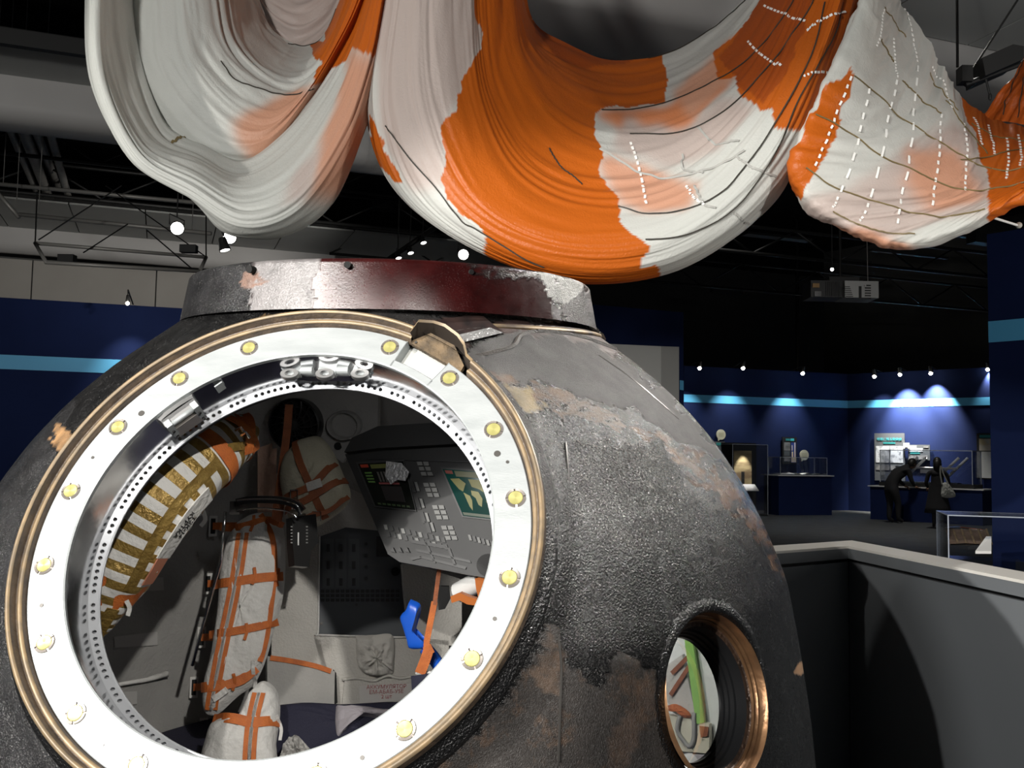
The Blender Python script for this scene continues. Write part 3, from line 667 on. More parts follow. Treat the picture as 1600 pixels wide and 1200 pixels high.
# latch block upper left
lbc = rpt(.418, 136, -.055); lt = nrm(rpt(.418, 137)-rpt(.418, 135)); lr = nrm(lbc-RC-RN*((lbc-RC)@RN)); LR_ = np.stack([lt, lr, RN], 1)
lb = MB().box(lbc, (.085, .022, .055), LR_).build('latch_block', m_steelg, cap)
MB().box(lbc-lr*.013-RN*.004, (.062, .012, .03), LR_).build('latch_plate', mat('brushed_latch', (.6, .56, .52), .3, .8), lb)
for q in (-.034, .034):
    MB().box(lbc+lt*q-lr*.010+RN*.012, (.014, .02, .04), LR_).build('latch_ear', m_alu, lb)
    for z in (-.014, .012): MB().cyl(lbc+lt*q-lr*.008+RN*z, lbc+lt*q-lr*.024+RN*z, .003, 8).build('screw', m_hole, lb)
MB().cyl(lbc-lt*.03+RN*.024-lr*.012, lbc+lt*.03+RN*.024-lr*.012, .006, 10).build('latch_pin', m_alu, lb, smooth=True)
MB().box(rpt(.424, 122, -.03), (.02, .004, .025), LR_).build('pad', m_alu, lb)
# torn white insulation behind the sleeve, upper right
MB().prism([bp(640, 600, -.10), bp(665, 598, -.09), bp(690, 615, -.09), bp(676, 626, -.10), bp(648, 615, -.10)], RN*.01).build('tape_flap', mat('white_tape', (.75, .74, .72), .6, bump=.4, bscale=80), cap)

# ---- porthole
m_bronze = mat('bronze_porthole', (.36, .20, .10), .38, .7, col2=(.20, .11, .06), nscale=12, bump=.15, bscale=50)
m_bronzeD = mat('burnt_bronze', (.16, .10, .07), .45, .5, col2=(.07, .05, .04), nscale=20, bump=.5, bscale=70)
def shell_w(u, v):
    t = np.linspace(-.15, .08, 400); Q = PC+u*P1_+v*P2_+t[:, None]*PN; s_ = -(Q-C0)@AX; return t[np.argmin(abs(np.linalg.norm(Q-C0+s_[:, None]*AX, axis=1)-prof(s_)))]
_G = []
for t_ in np.linspace(0, 2*math.pi, 96, endpoint=False):
    cu_, sv_ = math.cos(t_), math.sin(t_); row = []
    for r_, o_ in ((.212, -.007), (.204, -.0005), (.188, .0006), (.173, .0), (.170, -.003), (.169, -.02)): row.append(PC+r_*cu_*P1_+r_*sv_*P2_+PN*(shell_w(r_*cu_, r_*sv_)+o_))
    _G.append(row)
MB().grid(np.array(_G), cu=True).build('porthole_lip', m_charlip, cap, smooth=True)
po = MB().lathe([(.172, -.016), (.171, -.006), (.1705, -.004), (.169, -.006), (.166, -.022), (.163, -.024)], PC, PN, P1_, P2_, 96).build('porthole_frame', m_bronze, cap, smooth=True, sharp=35)
MB().lathe([(.163, -.024), (.162, -.027), (.159, -.030), (.157, -.029), (.155, -.030), (.154, -.036)], PC, PN, P1_, P2_, 96).build('frame_groove', m_bronze, po, smooth=True, sharp=35)
MB().lathe([(.154, -.036), (.152, -.039), (.147, -.040), (.144, -.041)], PC, PN, P1_, P2_, 96).build('burnt_ledge', m_bronzeD, po, smooth=True, sharp=40)
m_tube = mat('black_anodised_tube', (.022, .023, .025), .35, .3)
MB().lathe([(.144, -.041), (.142, -.066), (.137, -.068), (.136, -.078), (.132, -.080), (.131, -.088), (.127, -.090), (.127, -.102)], PC, PN, P1_, P2_, 96).build('porthole_tube', m_tube, po, smooth=True, sharp=35)
m_glass = mat('clear_glass', (1, 1, 1), .0, trans=1.)
def glassmat(name, tint=(1, 1, 1), gl=.08):
    M = bpy.data.materials.new(name); M.use_nodes = True; nt = M.node_tree; N = nt.nodes; L = nt.links; N.remove(N['Principled BSDF'])
    t = N.new('ShaderNodeBsdfTransparent'); t.inputs[0].default_value = (*tint, 1); g = N.new('ShaderNodeBsdfGlossy'); g.inputs['Roughness'].default_value = .03
    lw = N.new('ShaderNodeLayerWeight'); lw.inputs[0].default_value = .25; mr = N.new('ShaderNodeMapRange'); mr.inputs[3].default_value = gl; mr.inputs[4].default_value = .7; L.new(lw.outputs['Fresnel'], mr.inputs[0])
    mx = N.new('ShaderNodeMixShader'); L.new(mr.outputs[0], mx.inputs[0]); L.new(t.outputs[0], mx.inputs[1]); L.new(g.outputs[0], mx.inputs[2]); L.new(mx.outputs[0], N['Material Output'].inputs[0]); return M
m_pane = glassmat('pane_glass', (.98, 1, .99), .03)
MB().lathe([(.0001, -.096), (.127, -.096)], PC, PN, P1_, P2_, 48).build('pane', m_pane, po)
for t_ in (20, 75, 130, 200, 250, 310, 350):
    c = PC+PN*-.040+.150*(math.cos(math.radians(t_))*P1_+math.sin(math.radians(t_))*P2_); MB().cyl(c-PN*.004, c+PN*.003, .005, 10).build('rivet', m_bronzeD, po)

# ================================================================== inside the capsule
m_lin = mat('grey_lining_fabric', (.40, .39, .37), .8, col2=(.34, .335, .32), nscale=6, bump=.35, bscale=90)
m_fab = mat('off_white_fabric', (.60, .58, .54), .85, col2=(.54, .52, .48), nscale=8, bump=.4, bscale=140)
m_bag = mat('white_quilted_fabric', (.72, .71, .68), .8, col2=(.64, .63, .60), nscale=9, bump=.6, bscale=60)
m_cream = mat('cream_canvas', (.50, .47, .36), .8, col2=(.43, .40, .30), nscale=12, bump=.4, bscale=160)
m_orange = mat('orange_webbing', (.62, .17, .035), .65, col2=(.5, .13, .03), nscale=40, bump=.3, bscale=300)
m_brown = mat('brown_webbing', (.34, .10, .035), .65, col2=(.26, .08, .03), nscale=40, bump=.3, bscale=300)
m_goldcloth = mat('gold_cloth_stripe', (.42, .28, .08), .38, .45, col2=(.30, .19, .05), nscale=60, bump=.5, bscale=120)
m_stripe_w = mat('white_cloth_stripe', (.76, .75, .72), .7, bump=.3, bscale=80)
m_panel = mat('control_panel_grey', (.026, .026, .026), .5, col2=(.03, .03, .03), nscale=20)
m_panel2 = mat('switch_panel_grey', (.105, .115, .125), .5)
m_key = mat('pale_key', (.24, .24, .23), .5); m_sw = mat('dark_switch', (.03, .03, .03), .4)
m_navy = mat('navy_upholstery', (.022, .022, .045), .8, bump=.3, bscale=150)
m_lav = mat('lavender_grey_cloth', (.42, .39, .42), .8, bump=.3, bscale=90)
m_chrome = mat('chrome', (.75, .75, .75), .12, 1.)

si = np.linspace(.03, 1.5, 110); ti = np.linspace(-math.pi, math.pi, 220, endpoint=False); Si, Ti = np.meshgrid(si, ti, indexing='ij'); Pi = shell_pts(Si, Ti, .085)
u_, v_, w_ = ruvw(Pi); cut = ((np.hypot(u_, v_) < .445) & (w_ > -.3)); q_ = Pi-PC; cut |= (np.hypot(q_@P1_, q_@P2_) < .16) & (abs(q_@PN) < .22)
keep = ~(cut | np.roll(cut, -1, 1) | np.vstack([cut[1:], cut[-1:]]) | np.roll(np.vstack([cut[1:], cut[-1:]]), -1, 1))
lining = MB().grid(Pi, keep=keep[:-1], cv=True).build('lining', m_lin, cap, smooth=True)
MB().lathe([(1.13, 0), (.01, 0)], C0-AX*1.48, AX, E1, E2, 64).build('cabin_floor', m_navy, cap)
MB().lathe([(.47, 0), (.01, 0)], C0-AX*.035, AX, E1, E2, 48).build('cabin_ceiling', mat('dark_cabin_lid', (.05, .05, .05), .7), cap)

class Pillow:
    """a stuffed shape with a seen outline, its own plane, and real thickness"""
    def __init__(s, outline, plane, thick, power=2.4, rings=14, n=72, seed=1, rough=.004, flat=.5):
        s.pl = plane; o = np.vstack([outline, outline[:1]]); pp = crom(o, n+1)[:-1]
        s.poly = np.array([plane.pt(x, y) for x, y in pp]); s.c = s.poly.mean(0); s.th = thick; s.pw = power; s.flat = flat
        s.e1 = nrm(s.poly[0]-s.c); s.e2 = np.cross(plane.n, s.e1)
        d = s.poly-s.c; s.ang = np.unwrap(np.arctan2(d@s.e2, d@s.e1)); s.rad = np.hypot(d@s.e1, d@s.e2)
        t = np.linspace(1, 0.02, rings); vn = VN(seed)
        def side(sg):
            G = []
            for k in range(n):
                G.append([s.c+d[k]*tt+plane.n*sg*(thick*(max(0, 1-tt**power))**s.flat+rough*(vn(np.array(k*.35), np.array(tt*6.))-.5)*2*(1 if 0 < tt < .99 else 0)) for tt in t])
            return np.array(G)
        s.F, s.B = side(1), side(-.5)
    def mesh(s, mi=0): return MB().grid(s.F, mi, cu=True).grid(s.B, mi, cu=True)
    def pt(s, x, y, off=.002):
        p = s.pl.pt(x, y); d = p-s.c; a = math.atan2(d@s.e2, d@s.e1); r = math.hypot(d@s.e1, d@s.e2)
        i = np.argmin(abs(np.mod(s.ang-a+math.pi, 2*math.pi)-math.pi)); t = r/s.rad[i]
        h = s.th*max(0, 1-min(t, 1)**s.pw)**s.flat
        return p+s.pl.n*(h+off)
    def strap(s, pts, wid, M, name, parent, off=.002, th=.003, n=24):
        Q = crom(pts, n); P = np.array([s.pt(x, y, off) for x, y in Q])
        for _ in range(2): P[1:-1] = (P[:-2]+2*P[1:-1]+P[2:])/4
        T = np.gradient(P, axis=0); 
        return MB().strap(P, s.pl.n, wid, th).build(name, M, parent)
def slab(pl, poly, th, M, name, parent, off=0.):
    return MB().prism([pl.pt(x, y, off) for x, y in poly], pl.n*th).build(name, M, parent)
def quadbox(pl, x0, y0, x1, y1, th, M, name, parent, off=0., sk=0.):
    return slab(pl, [(x0, y0), (x1, y0), (x1+sk*(y1-y0), y1), (x0+sk*(y1-y0), y1)], th, M, name, parent, off)
PXM = lambda px, Y: px*Y/F

# ---- control panel
PP = Plane((550, 712, 3.18), (780, 735, 3.02), (625, 880, 3.04))
cpn = slab(PP, [(545, 713), (600, 704), (800, 690), (800, 914), (770, 906), (630, 880), (612, 868)], .03, m_panel, 'control_panel', cap, -.03)
slab(PP, [(548, 712), (560, 690), (600, 672), (800, 660), (800, 695), (600, 706)], .05, mat('dark_panel_hood', (.025, .025, .025), .6), 'panel_hood', cap, -.02)
def scr_mat(name, kind):
    M = bpy.data.materials.new(name); M.use_nodes = True; nt = M.node_tree; N = nt.nodes; L = nt.links; p = N['Principled BSDF']; p.inputs['Roughness'].default_value = .15
    p.inputs['Base Color'].default_value = (.01, .012, .01, 1) if kind == 0 else (.0, .03, .025, 1)
    if kind:
        p.inputs['Emission Color'].default_value = (0, .06, .045, 1); p.inputs['Emission Strength'].default_value = .15
    return M
s1, s2 = [(560, 725), (630, 721), (649, 797), (587, 790)], [(692, 733), (760, 738), (776, 812), (724, 806)]
m_bez = mat('screen_bezel', (.05, .05, .05), .4)
def glow(name, c, e=.12): c = tuple(x*.5 for x in c); return mat(name, c, .3, emit=c, estr=e)
for k, (sq, nm) in enumerate(((s1, 'dark_screen'), (s2, 'green_map_screen'))):
    c = np.mean(sq, 0); ex = [tuple(c+(np.array(p)-c)*1.07) for p in sq]
    b = slab(PP, ex, .006, m_bez, 'screen_bezel', cpn)
    so = slab(PP, sq, .002, scr_mat(nm, k), 'screen', cpn, .006)
    def sp(u, v): a, b_, c_, d_ = map(np.array, sq); return tuple((a*(1-u)+b_*u)*(1-v)+(d_*(1-u)+c_*u)*v)
    def blk(u0, v0, u1, v1, M): slab(PP, [sp(u0, v0), sp(u1, v0), sp(u1, v1), sp(u0, v1)], .0012, M, 'screen_mark', so, .008)
    blk(.03, .02, .2, .09, glow('screen_red', (.45, .06, .03)))
    if k == 0:
        blk(.25, .03, .62, .12, glow('screen_olive', (.16, .17, .05)))
        for i in range(4): blk(.06, .2+i*.07, .22, .235+i*.07, glow('screen_green', (.12, .25, .06)))
        for i in range(6): blk(.34+i*.075, .2, .38+i*.075, .42, glow('screen_dim', (.12, .11, .1)))
        blk(.3, .44, .78, .48, glow('screen_pink', (.3, .08, .08)))
        blk(.32, .52, .8, .85, glow('screen_dimmer', (.035, .03, .03)))
        for i in range(7): blk(.08+i*.12, .92, .16+i*.12, .96, glow('screen_green2', (.06, .1, .04)))
    else:
        blk(.25, .02, .97, .14, glow('screen_olive', (.16, .17, .05)))
        land = glow('screen_land', (.30, .28, .03))
        for poly in ([(.08, .2), (.3, .18), (.42, .28), (.36, .36), (.28, .46), (.2, .42), (.14, .32)], [(.28, .48), (.42, .54), (.44, .64), (.36, .86), (.31, .78), (.29, .6)], [(.52, .18), (.9, .18), (.97, .4), (.86, .46), (.72, .38), (.55, .34)], [(.5, .42), (.68, .44), (.74, .58), (.66, .76), (.58, .72), (.56, .58), (.48, .52)], [(.82, .62), (.96, .6), (.97, .74), (.86, .74)]):
            slab(PP, [sp(*q) for q in poly], .0012, land, 'map_land', so, .008)
        blk(.03, .92, .97, .98, glow('screen_green2', (.06, .1, .04)))
# torn silver sheet catching light beside the first screen
slab(PP, [(604, 721), (628, 724), (640, 738), (634, 752), (622, 750), (611, 757), (603, 745)], .004, mat('silver_sheet', (.5, .5, .5), .4, .5, bump=.5, bscale=90), 'loose_foil', cap, .02)
# keypads between the screens and switch rows below
for bx, by in ((652, 722), (662, 755), (676, 790), (690, 822)):
    for r in range(3):
        for c in range(2): quadbox(PP, bx+c*10+r*3, by+r*8, bx+c*10+r*3+8, by+r*8+6, .006, m_key, 'key', cpn, sk=.3)
for bx, by in ((640, 752), (648, 778), (656, 800), (664, 815)):
    quadbox(PP, bx, by, bx+6, by+18, .005, m_sw, 'key_slot', cpn, sk=.3); quadbox(PP, bx+9, by+2, bx+13, by+16, .008, m_key, 'rocker', cpn, sk=.3)
for r in range(2):
    for c in range(11):
        x, y = 600+c*9+r*4, 820+c*2+r*11
        quadbox(PP, x, y, x+5, y+8, .005, m_sw if (c+r) % 3 else m_key, 'switch', cpn, sk=.3); 
for c in range(6): quadbox(PP, 732+c*7, 836+c*2, 736+c*7, 845+c*2, .006, m_sw if c % 2 else m_key, 'switch', cpn, sk=.3)
for poly in ([(640, 843), (695, 852), (700, 858), (645, 849)], [(650, 858), (735, 876), (737, 880), (652, 862)], [(655, 868), (730, 886), (728, 890), (658, 872)], [(664, 846), (667, 846), (682, 880), (679, 880)], [(700, 856), (704, 857), (714, 884), (710, 884)], [(640, 872), (660, 869), (660, 872), (645, 876)]): slab(PP, poly, .006, m_sw, 'panel_groove', cpn)
for x in (612, 623, 634): slab(PP, [(x, 862), (x+4, 856), (x+8, 864)], .012, m_sw, 'pointer_knob', cpn)
MB().cyl(PP.pt(762, 883), PP.pt(762, 883, .012), PXM(17, 3), 20).build('round_cap', m_sw, cpn)
for x in (758, 745): pass
slab(PP, [(570, 716), (770, 722), (770, 724), (570, 718)], .004, m_sw, 'panel_groove', cpn)

# ---- back wall of the cabin: fabric with a recessed switch panel
BK = Plane((450, 850, 3.52), (640, 850, 3.62), (640, 1090, 3.58))
for nm, poly in (('back_fabric', [(425, 810), (499, 838), (497, 985), (490, 993), (500, 1000), (524, 1100), (424, 1105)]), ('back_fabric', [(490, 993), (642, 995), (700, 1000), (700, 1115), (520, 1115)]),
                 ('back_fabric', [(627, 880), (655, 884), (720, 905), (720, 1010), (642, 1000), (636, 960), (631, 920)]), ('back_fabric', [(425, 812), (500, 838), (540, 824), (600, 830), (612, 836), (580, 780), (500, 740), (425, 740)])):
    slab(BK, poly, .02, m_fab, nm, cap)
sp_ = slab(BK, [(480, 815), (640, 830), (650, 1000), (485, 1000)], .02, m_panel2, 'switch_panel', cap, -.05)
BP = Plane((450, 850, 3.52), (640, 850, 3.62), (640, 1090, 3.58)); BP.o = BK.o-BK.n*.03
for i, x in enumerate((504, 524, 544)):
    quadbox(BP, x, 842, x+17, 918, .004, mat('switch_strip', (.13, .14, .15), .5), 'switch_strip', sp_)
    for y in (850, 877, 903): quadbox(BP, x+6, y, x+11, y+12, .012, m_sw, 'toggle', sp_)
for y in (850, 868, 886, 904): MB().cyl(BP.pt(572, y), BP.pt(572, y, .01), .006, 10).build('knob', m_sw, sp_)
for r in range(3):
    for c in range(16): quadbox(BP, 501+c*7.8, 921+r*7, 507+c*7.8, 926+r*7, .002, m_sw, 'vent_slot', sp_)
MB().cyl(BP.pt(618, 893), BP.pt(618, 893, .015), .016, 16).build('port', m_hole, sp_)
quadbox(BP, 588, 838, 612, 870, .003, m_sw, 'dark_window', sp_)
MB().cyl(BP.pt(557, 945), BP.pt(557, 945, .008), .005, 10).build('stud', m_edge, sp_); MB().cyl(BP.pt(502, 974), BP.pt(502, 974, .008), .005, 10).build('stud', m_edge, sp_)
# piping round the opening, pouch, flap with stencilled tag
for q in ([(499, 838), (498, 900), (497, 985), (492, 992)], [(492, 992), (560, 994), (636, 996)], [(627, 882), (631, 930), (638, 996)]):
    MB().tube([BK.pt(x, y, .022) for x, y in crom(q, 14)], .004, 6).build('piping', m_bag, cap, smooth=True)
pw = Pillow([(556, 994), (585, 992), (614, 994), (615, 1040), (612, 1052), (590, 1056), (570, 1052), (558, 1035)], Plane((450, 850, 3.49), (640, 850, 3.59), (640, 1090, 3.55)), .025, seed=5, rough=.012)
pw.mesh().build('pouch', m_fab, cap, smooth=True)
flp = slab(BK, [(538, 1062), (648, 1058), (650, 1100), (534, 1104)], .012, m_fab, 'flap', cap, .02)
tg = slab(BK, [(561, 1072), (643, 1069), (643, 1093), (562, 1099)], .003, mat('pale_tag', (.6, .58, .56), .6), 'tag', flp, .033)
tx = BK.pt(604, 1081, .0375)
text_mesh('stencil_text', 'АККУМУЛЯТОР\nЕМ-АБАБ-У5Е\n2 шт', tx, BK.pt(620, 1080.4)-BK.pt(600, 1081), BK.pt(600, 1075)-BK.pt(600, 1085), .019, mat('red_stencil', (.36, .10, .10), .7), flp)
MB().tube([BK.pt(x, y, .03) for x, y in crom([(535, 1062), (560, 1060), (585, 1064), (605, 1056), (625, 1060), (648, 1056)], 24)], .006, 6).build('flap_fold', m_fab, flp, smooth=True)
# lower left locker front with an orange edge
LK = Plane((430, 1030, 3.38), (520, 1048, 3.45), (520, 1100, 3.42))
lk = slab(LK, [(415, 1026), (520, 1050), (519, 1102), (415, 1102)], .03, m_lin, 'locker_front', cap, -.03)
MB().strap([LK.pt(x, y, .003) for x, y in crom([(422, 1028), (450, 1032), (490, 1040), (517, 1049)], 16)], LK.n, .017, .003).build('edge_webbing', m_orange, lk)
slab(LK, [(520.5, 1046), (525, 1052), (527, 1098), (521, 1102)], .004, m_hole, 'locker_gap', cap, -.02)
# seats at the bottom
ST = Plane((430, 1110, 3.3), (640, 1110, 3.3), (640, 1210, 3.15))
cu_ = Pillow([(400, 1108), (470, 1102), (540, 1104), (640, 1100), (760, 1110), (760, 1215), (600, 1225), (400, 1225)], ST, .05, seed=9, power=6)
cu_.mesh().build('seat_cushion', m_navy, cap, smooth=True)
Pillow([(525, 1104), (560, 1104), (620, 1112), (640, 1118), (600, 1122), (556, 1120), (530, 1150), (524, 1130)], Plane((430, 1110, 3.24), (640, 1110, 3.24), (640, 1210, 3.1)), .03, seed=12).mesh().build('seat_blanket', m_lav, cap, smooth=True)
Pillow([(436, 1190), (445, 1160), (462, 1150), (480, 1165), (492, 1185), (470, 1205)], Plane((430, 1110, 3.12), (640, 1110, 3.12), (640, 1210, 3.0)), .03, seed=14, rough=.02).mesh().build('folded_cloth', m_lin, cap, smooth=True)

# ---- moulding with round port, fan, overhead
MO = Plane((430, 640, 3.42), (590, 640, 3.36), (540, 720, 3.40))
slab(MO, [(418, 606), (470, 600), (595, 606), (594, 668), (566, 684), (552, 700), (540, 722), (527, 712), (500, 690), (430, 700), (420, 660)], .03, m_lin, 'air_moulding', cap, -.03)
Mo_c = MO.pt(540, 664); e1_ = nrm(MO.pt(560, 664)-Mo_c); e2_ = np.cross(MO.n, e1_)
mo = MB().lathe([(.062, 0), (.060, .035), (.056, .04), (.052, .035), (.050, -.02), (.001, -.02)], Mo_c, MO.n, e1_, e2_*.85, 36).build('air_port', m_lin, cap, smooth=True, sharp=40)
MB().cyl(MO.pt(528, 697), MO.pt(528, 697, .004), .014, 16).build('dark_port', m_hole, cap)
fc = MO.pt(459, 664, .05); ff = MB().lathe([(.092, -.05), (.094, .0), (.088, .004), (.085, -.045)], fc, MO.n, e1_, e2_, 40).build('fan', m_blackgloss, cap, smooth=True, sharp=40)
MB().lathe([(.001, .006), (.018, .004), (.02, -.01)], fc, MO.n, e1_, e2_, 20).build('fan_hub', m_sw, ff)
for k in range(16):
    a0 = k*2*math.pi/16; pts = [fc+MO.n*.002+r*(math.cos(a0+r*5)*e1_+math.sin(a0+r*5)*e2_) for r in np.linspace(.015, .088, 8)]
    MB().tube(pts, .0028, 5).build('fan_guard_wire', m_blackgloss, ff)
for r in (.04, .065): MB().tube([fc+MO.n*.002+r*(math.cos(t)*e1_+math.sin(t)*e2_) for t in np.linspace(0, 2*math.pi, 40, endpoint=False)], .0025, 5, closed=True).build('fan_guard_ring', m_blackgloss, ff)
MB().lathe([(.084, -.04), (.001, -.04)], fc, MO.n, e1_, e2_, 24).build('fan_back', m_hole, ff)
for q, w_ in (([(452, 632), (448, 680), (440, 740), (430, 812)], .026), ([(462, 700), (446, 760), (436, 815)], .018)):
    MB().strap([at(x, y, 3.22) for x, y in crom(q, 16)], -fwd, w_, .003).build('ceiling_strap', m_brown, cap)
# salmon curtain behind the fan strap
slab(Plane((400, 690, 3.42), (440, 690, 3.46), (420, 780, 3.46)), [(402, 700), (432, 690), (430, 780), (425, 800), (402, 800)], .01, mat('salmon_cloth', (.62, .40, .30), .7, bump=.5, bscale=40), 'salmon_curtain', cap)

# ---- cream bag with brown webbing
CP = Plane((480, 700, 3.25), (550, 760, 3.2), (480, 820, 3.18))
cb = thing('stowage_bag', 'cream canvas bag with crossed brown webbing below the fan', 'bag', tuple(CP.pt(500, 830)))
cbp = Pillow([(470, 686), (498, 682), (520, 705), (536, 740), (548, 770), (540, 792), (510, 815), (475, 832), (455, 818), (446, 790), (438, 750), (446, 712)], CP, .07, seed=3, power=3)
cbp.mesh().build('bag_body', m_cream, cb, smooth=True)
for q in ([(465, 692), (478, 730), (494, 766), (512, 812)], [(444, 786), (470, 778), (500, 764), (528, 728)], [(448, 800), (480, 792), (510, 775), (542, 752)], [(464, 824), (490, 810), (520, 800), (546, 778)]): cbp.strap(q, .024, m_brown, 'webbing', cb)
cbp.strap([(490, 770), (512, 762)], .03, m_fab, 'webbing_keeper', cb, off=.006)
for x, y in ((470, 780), (472, 796), (480, 815), (502, 811)):
    c = cbp.pt(x, y, .008); MB().tube([c+e1_*(.012*a)+e2_*(.014*b) for a, b in ((-1, -1), (1, -1), (1, 1), (-1, 1))], .0025, 6, closed=True).build('buckle', m_chrome, cb)

# ---- grab handle, rod and instrument on the left
hd = MB().strap([at(x, y, 3.0) for x, y in crom([(372, 790), (396, 786), (436, 787), (458, 792), (468, 802)], 16)], Zv, .03, .022).build('grab_handle', m_blackgloss, cap)
MB().tube([at(x, y, 2.985) for x, y in crom([(370, 782), (396, 780), (440, 781), (464, 790), (470, 804)], 16)], .004, 6).build('handle_trim', m_chrome, hd, smooth=True)
MB().tube([at(x, y, 2.985) for x, y in crom([(370, 797), (396, 794), (434, 796), (456, 802), (464, 810)], 16)], .003, 6).build('handle_trim', m_chrome, hd, smooth=True)
MB().box(at(370, 793, 3.02), (.03, .05, .04)).build('handle_foot', m_edge, hd)
MB().tube([at(352, 800, 3.15), at(344, 880, 3.2), at(300, 1040, 3.22)], .006, 6).build('side_rod', m_chrome, cap, smooth=True)
IB = Plane((447, 808, 3.05), (488, 806, 3.1), (470, 888, 3.05))
ib = slab(IB, [(447, 811), (484, 806), (488, 850), (477, 862), (473, 888), (451, 886), (448, 850)], .05, m_blackgloss, 'instrument_box', cap, -.02)
for k in range(6): quadbox(IB, 454, 822+k*5, 457, 824+k*5, .001, m_key, 'scale_mark', ib, .03); quadbox(IB, 478, 822+k*5, 481, 824+k*5, .001, m_key, 'scale_mark', ib, .03)
quadbox(IB, 465, 832, 467, 852, .001, m_white, 'scale_mark', ib, .03)
MB().cyl(IB.pt(486, 840), IB.pt(492, 840), .008, 10).build('adjuster', m_sw, ib)

# ---- white quilted bags with orange straps
def white_bag(label, outline, pl, th, seed, straps, zips, extra):
    t = thing('survival_bag', label, 'bag', tuple(pl.pt(*max(outline, key=lambda p: p[1]))), 'white quilted bags with orange straps')
    pb = Pillow(outline, pl, th, seed=seed, power=3, rough=.006); pb.mesh().build('bag_body', m_bag, t, smooth=True)
    for q, w_ in straps: pb.strap(q, w_, m_orange, 'strap', t)
    for q in zips:
        q = np.array(q, float)
        for dx in (-6.5, 6.5): pb.strap(q+[dx, 0], .014, m_orange, 'zip_tape', t, off=.001)
        P = [pb.pt(x, y, .003) for x, y in crom(q, 40)]; MB().tube(P, .004, 6).build('zip', mat('zip_teeth', (.55, .55, .53), .4, .4, bump=.8, bscale=300), t)
    extra(t, pb); return t
WB = Plane((400, 800, 3.36), (445, 900, 3.32), (340, 1110, 3.22))
def ex1(t, pb):
    for x, y in ((400, 818), (405, 900), (393, 985), (372, 1062)): pb.strap([(x, y-10), (x+1, y+2), (x-3, y+16)], .010, m_orange, 'strap_loop', t, off=.007)
    pb.strap([(440, 890), (436, 905), (438, 918)], .010, m_orange, 'strap_loop', t, off=.008)
    pb.strap([(402, 1032), (401, 1048), (400, 1078)], .012, m_bag, 'pull_tag', t, off=.012)
    pb.strap([(340, 1092), (352, 1084), (362, 1076)], .02, m_bag, 'pull_tag', t, off=.012)
wb1 = white_bag('tall white quilted bag strapped with orange webbing and a zip', [(372, 815), (395, 803), (425, 801), (441, 820), (446, 860), (443, 930), (428, 985), (416, 1030), (398, 1068), (372, 1088), (340, 1116), (320, 1112), (317, 1080), (330, 1020), (340, 950), (346, 880), (358, 835)], WB, .075, 21,
    [([(344, 824), (380, 826), (420, 815), (442, 822)], .024), ([(334, 914), (370, 912), (410, 906), (445, 902)], .03), ([(328, 992), (370, 988), (410, 980), (434, 972)], .026), ([(318, 1074), (350, 1070), (382, 1062), (404, 1044)], .032),
     ([(410, 806), (430, 840), (434, 890), (428, 950), (420, 1000), (410, 1034)], .018)], [[(385, 836), (378, 900), (362, 980), (345, 1060), (334, 1108)]], ex1)
LB = Plane((395, 1075, 3.13), (437, 1120, 3.1), (330, 1190, 3.02))
white_bag('short white quilted bag with orange straps at the bottom of the cabin', [(392, 1082), (412, 1064), (432, 1078), (438, 1110), (432, 1160), (424, 1215), (318, 1215), (322, 1150), (336, 1128), (372, 1120)], LB, .07, 27,
    [([(334, 1124), (370, 1130), (400, 1136), (436, 1130)], .03)], [[(408, 1090), (398, 1140), (392, 1205)]], lambda t, pb: pb.strap([(434, 1122), (440, 1140), (438, 1158)], .010, m_bag, 'pull_tag', t, off=.01))
# strap slots in the lining
for x, y in ((333, 822), (325, 912), (315, 996), (303, 1074), (318, 1138)):
    c = far_hit(x, y, .10)[0]; n = nrm(CAM-c); ex = nrm(np.cross(Zv, n)+.0); ey = np.cross(n, ex); R_ = np.stack([ex, ey, n], 1)
    so = MB().box(c, (.03, .075, .012), R_).build('strap_slot', m_bag, cap); MB().box(c+n*.008, (.016, .055, .004), R_).build('slot_opening', m_hole, so)
    MB().strap([c+n*.01, c+n*.03+ex*.03, c+ex*.09+n*.10], n, .026, .003).build('slot_strap', m_orange, so)
for poly in ([(190, 905), (255, 902), (256, 922), (190, 926)], [(178, 995), (246, 987), (246, 1008), (180, 1012)], [(165, 1082), (214, 1080), (214, 1100), (170, 1106)]):
    Q = [far_hit(x, y, .088)[0] for x, y in poly]; n = nrm(CAM-Q[0]); MB().prism(Q, n*.004).build('hook_patch', mat('pale_patch', (.5, .49, .47), .8), cap)
MB().tube([far_hit(170, 1072, .10)[0], far_hit(230, 1062, .10)[0], far_hit(262, 1052, .11)[0]], [.006, .008, .012], 8).build('cord_end', m_bag, cap, smooth=True)
MB().strap([at(x, y, 2.9) for x, y in crom([(312, 786), (318, 800), (321, 812), (314, 822)], 10)], -fwd, .012, .004).build('white_loop', m_bag, cap)

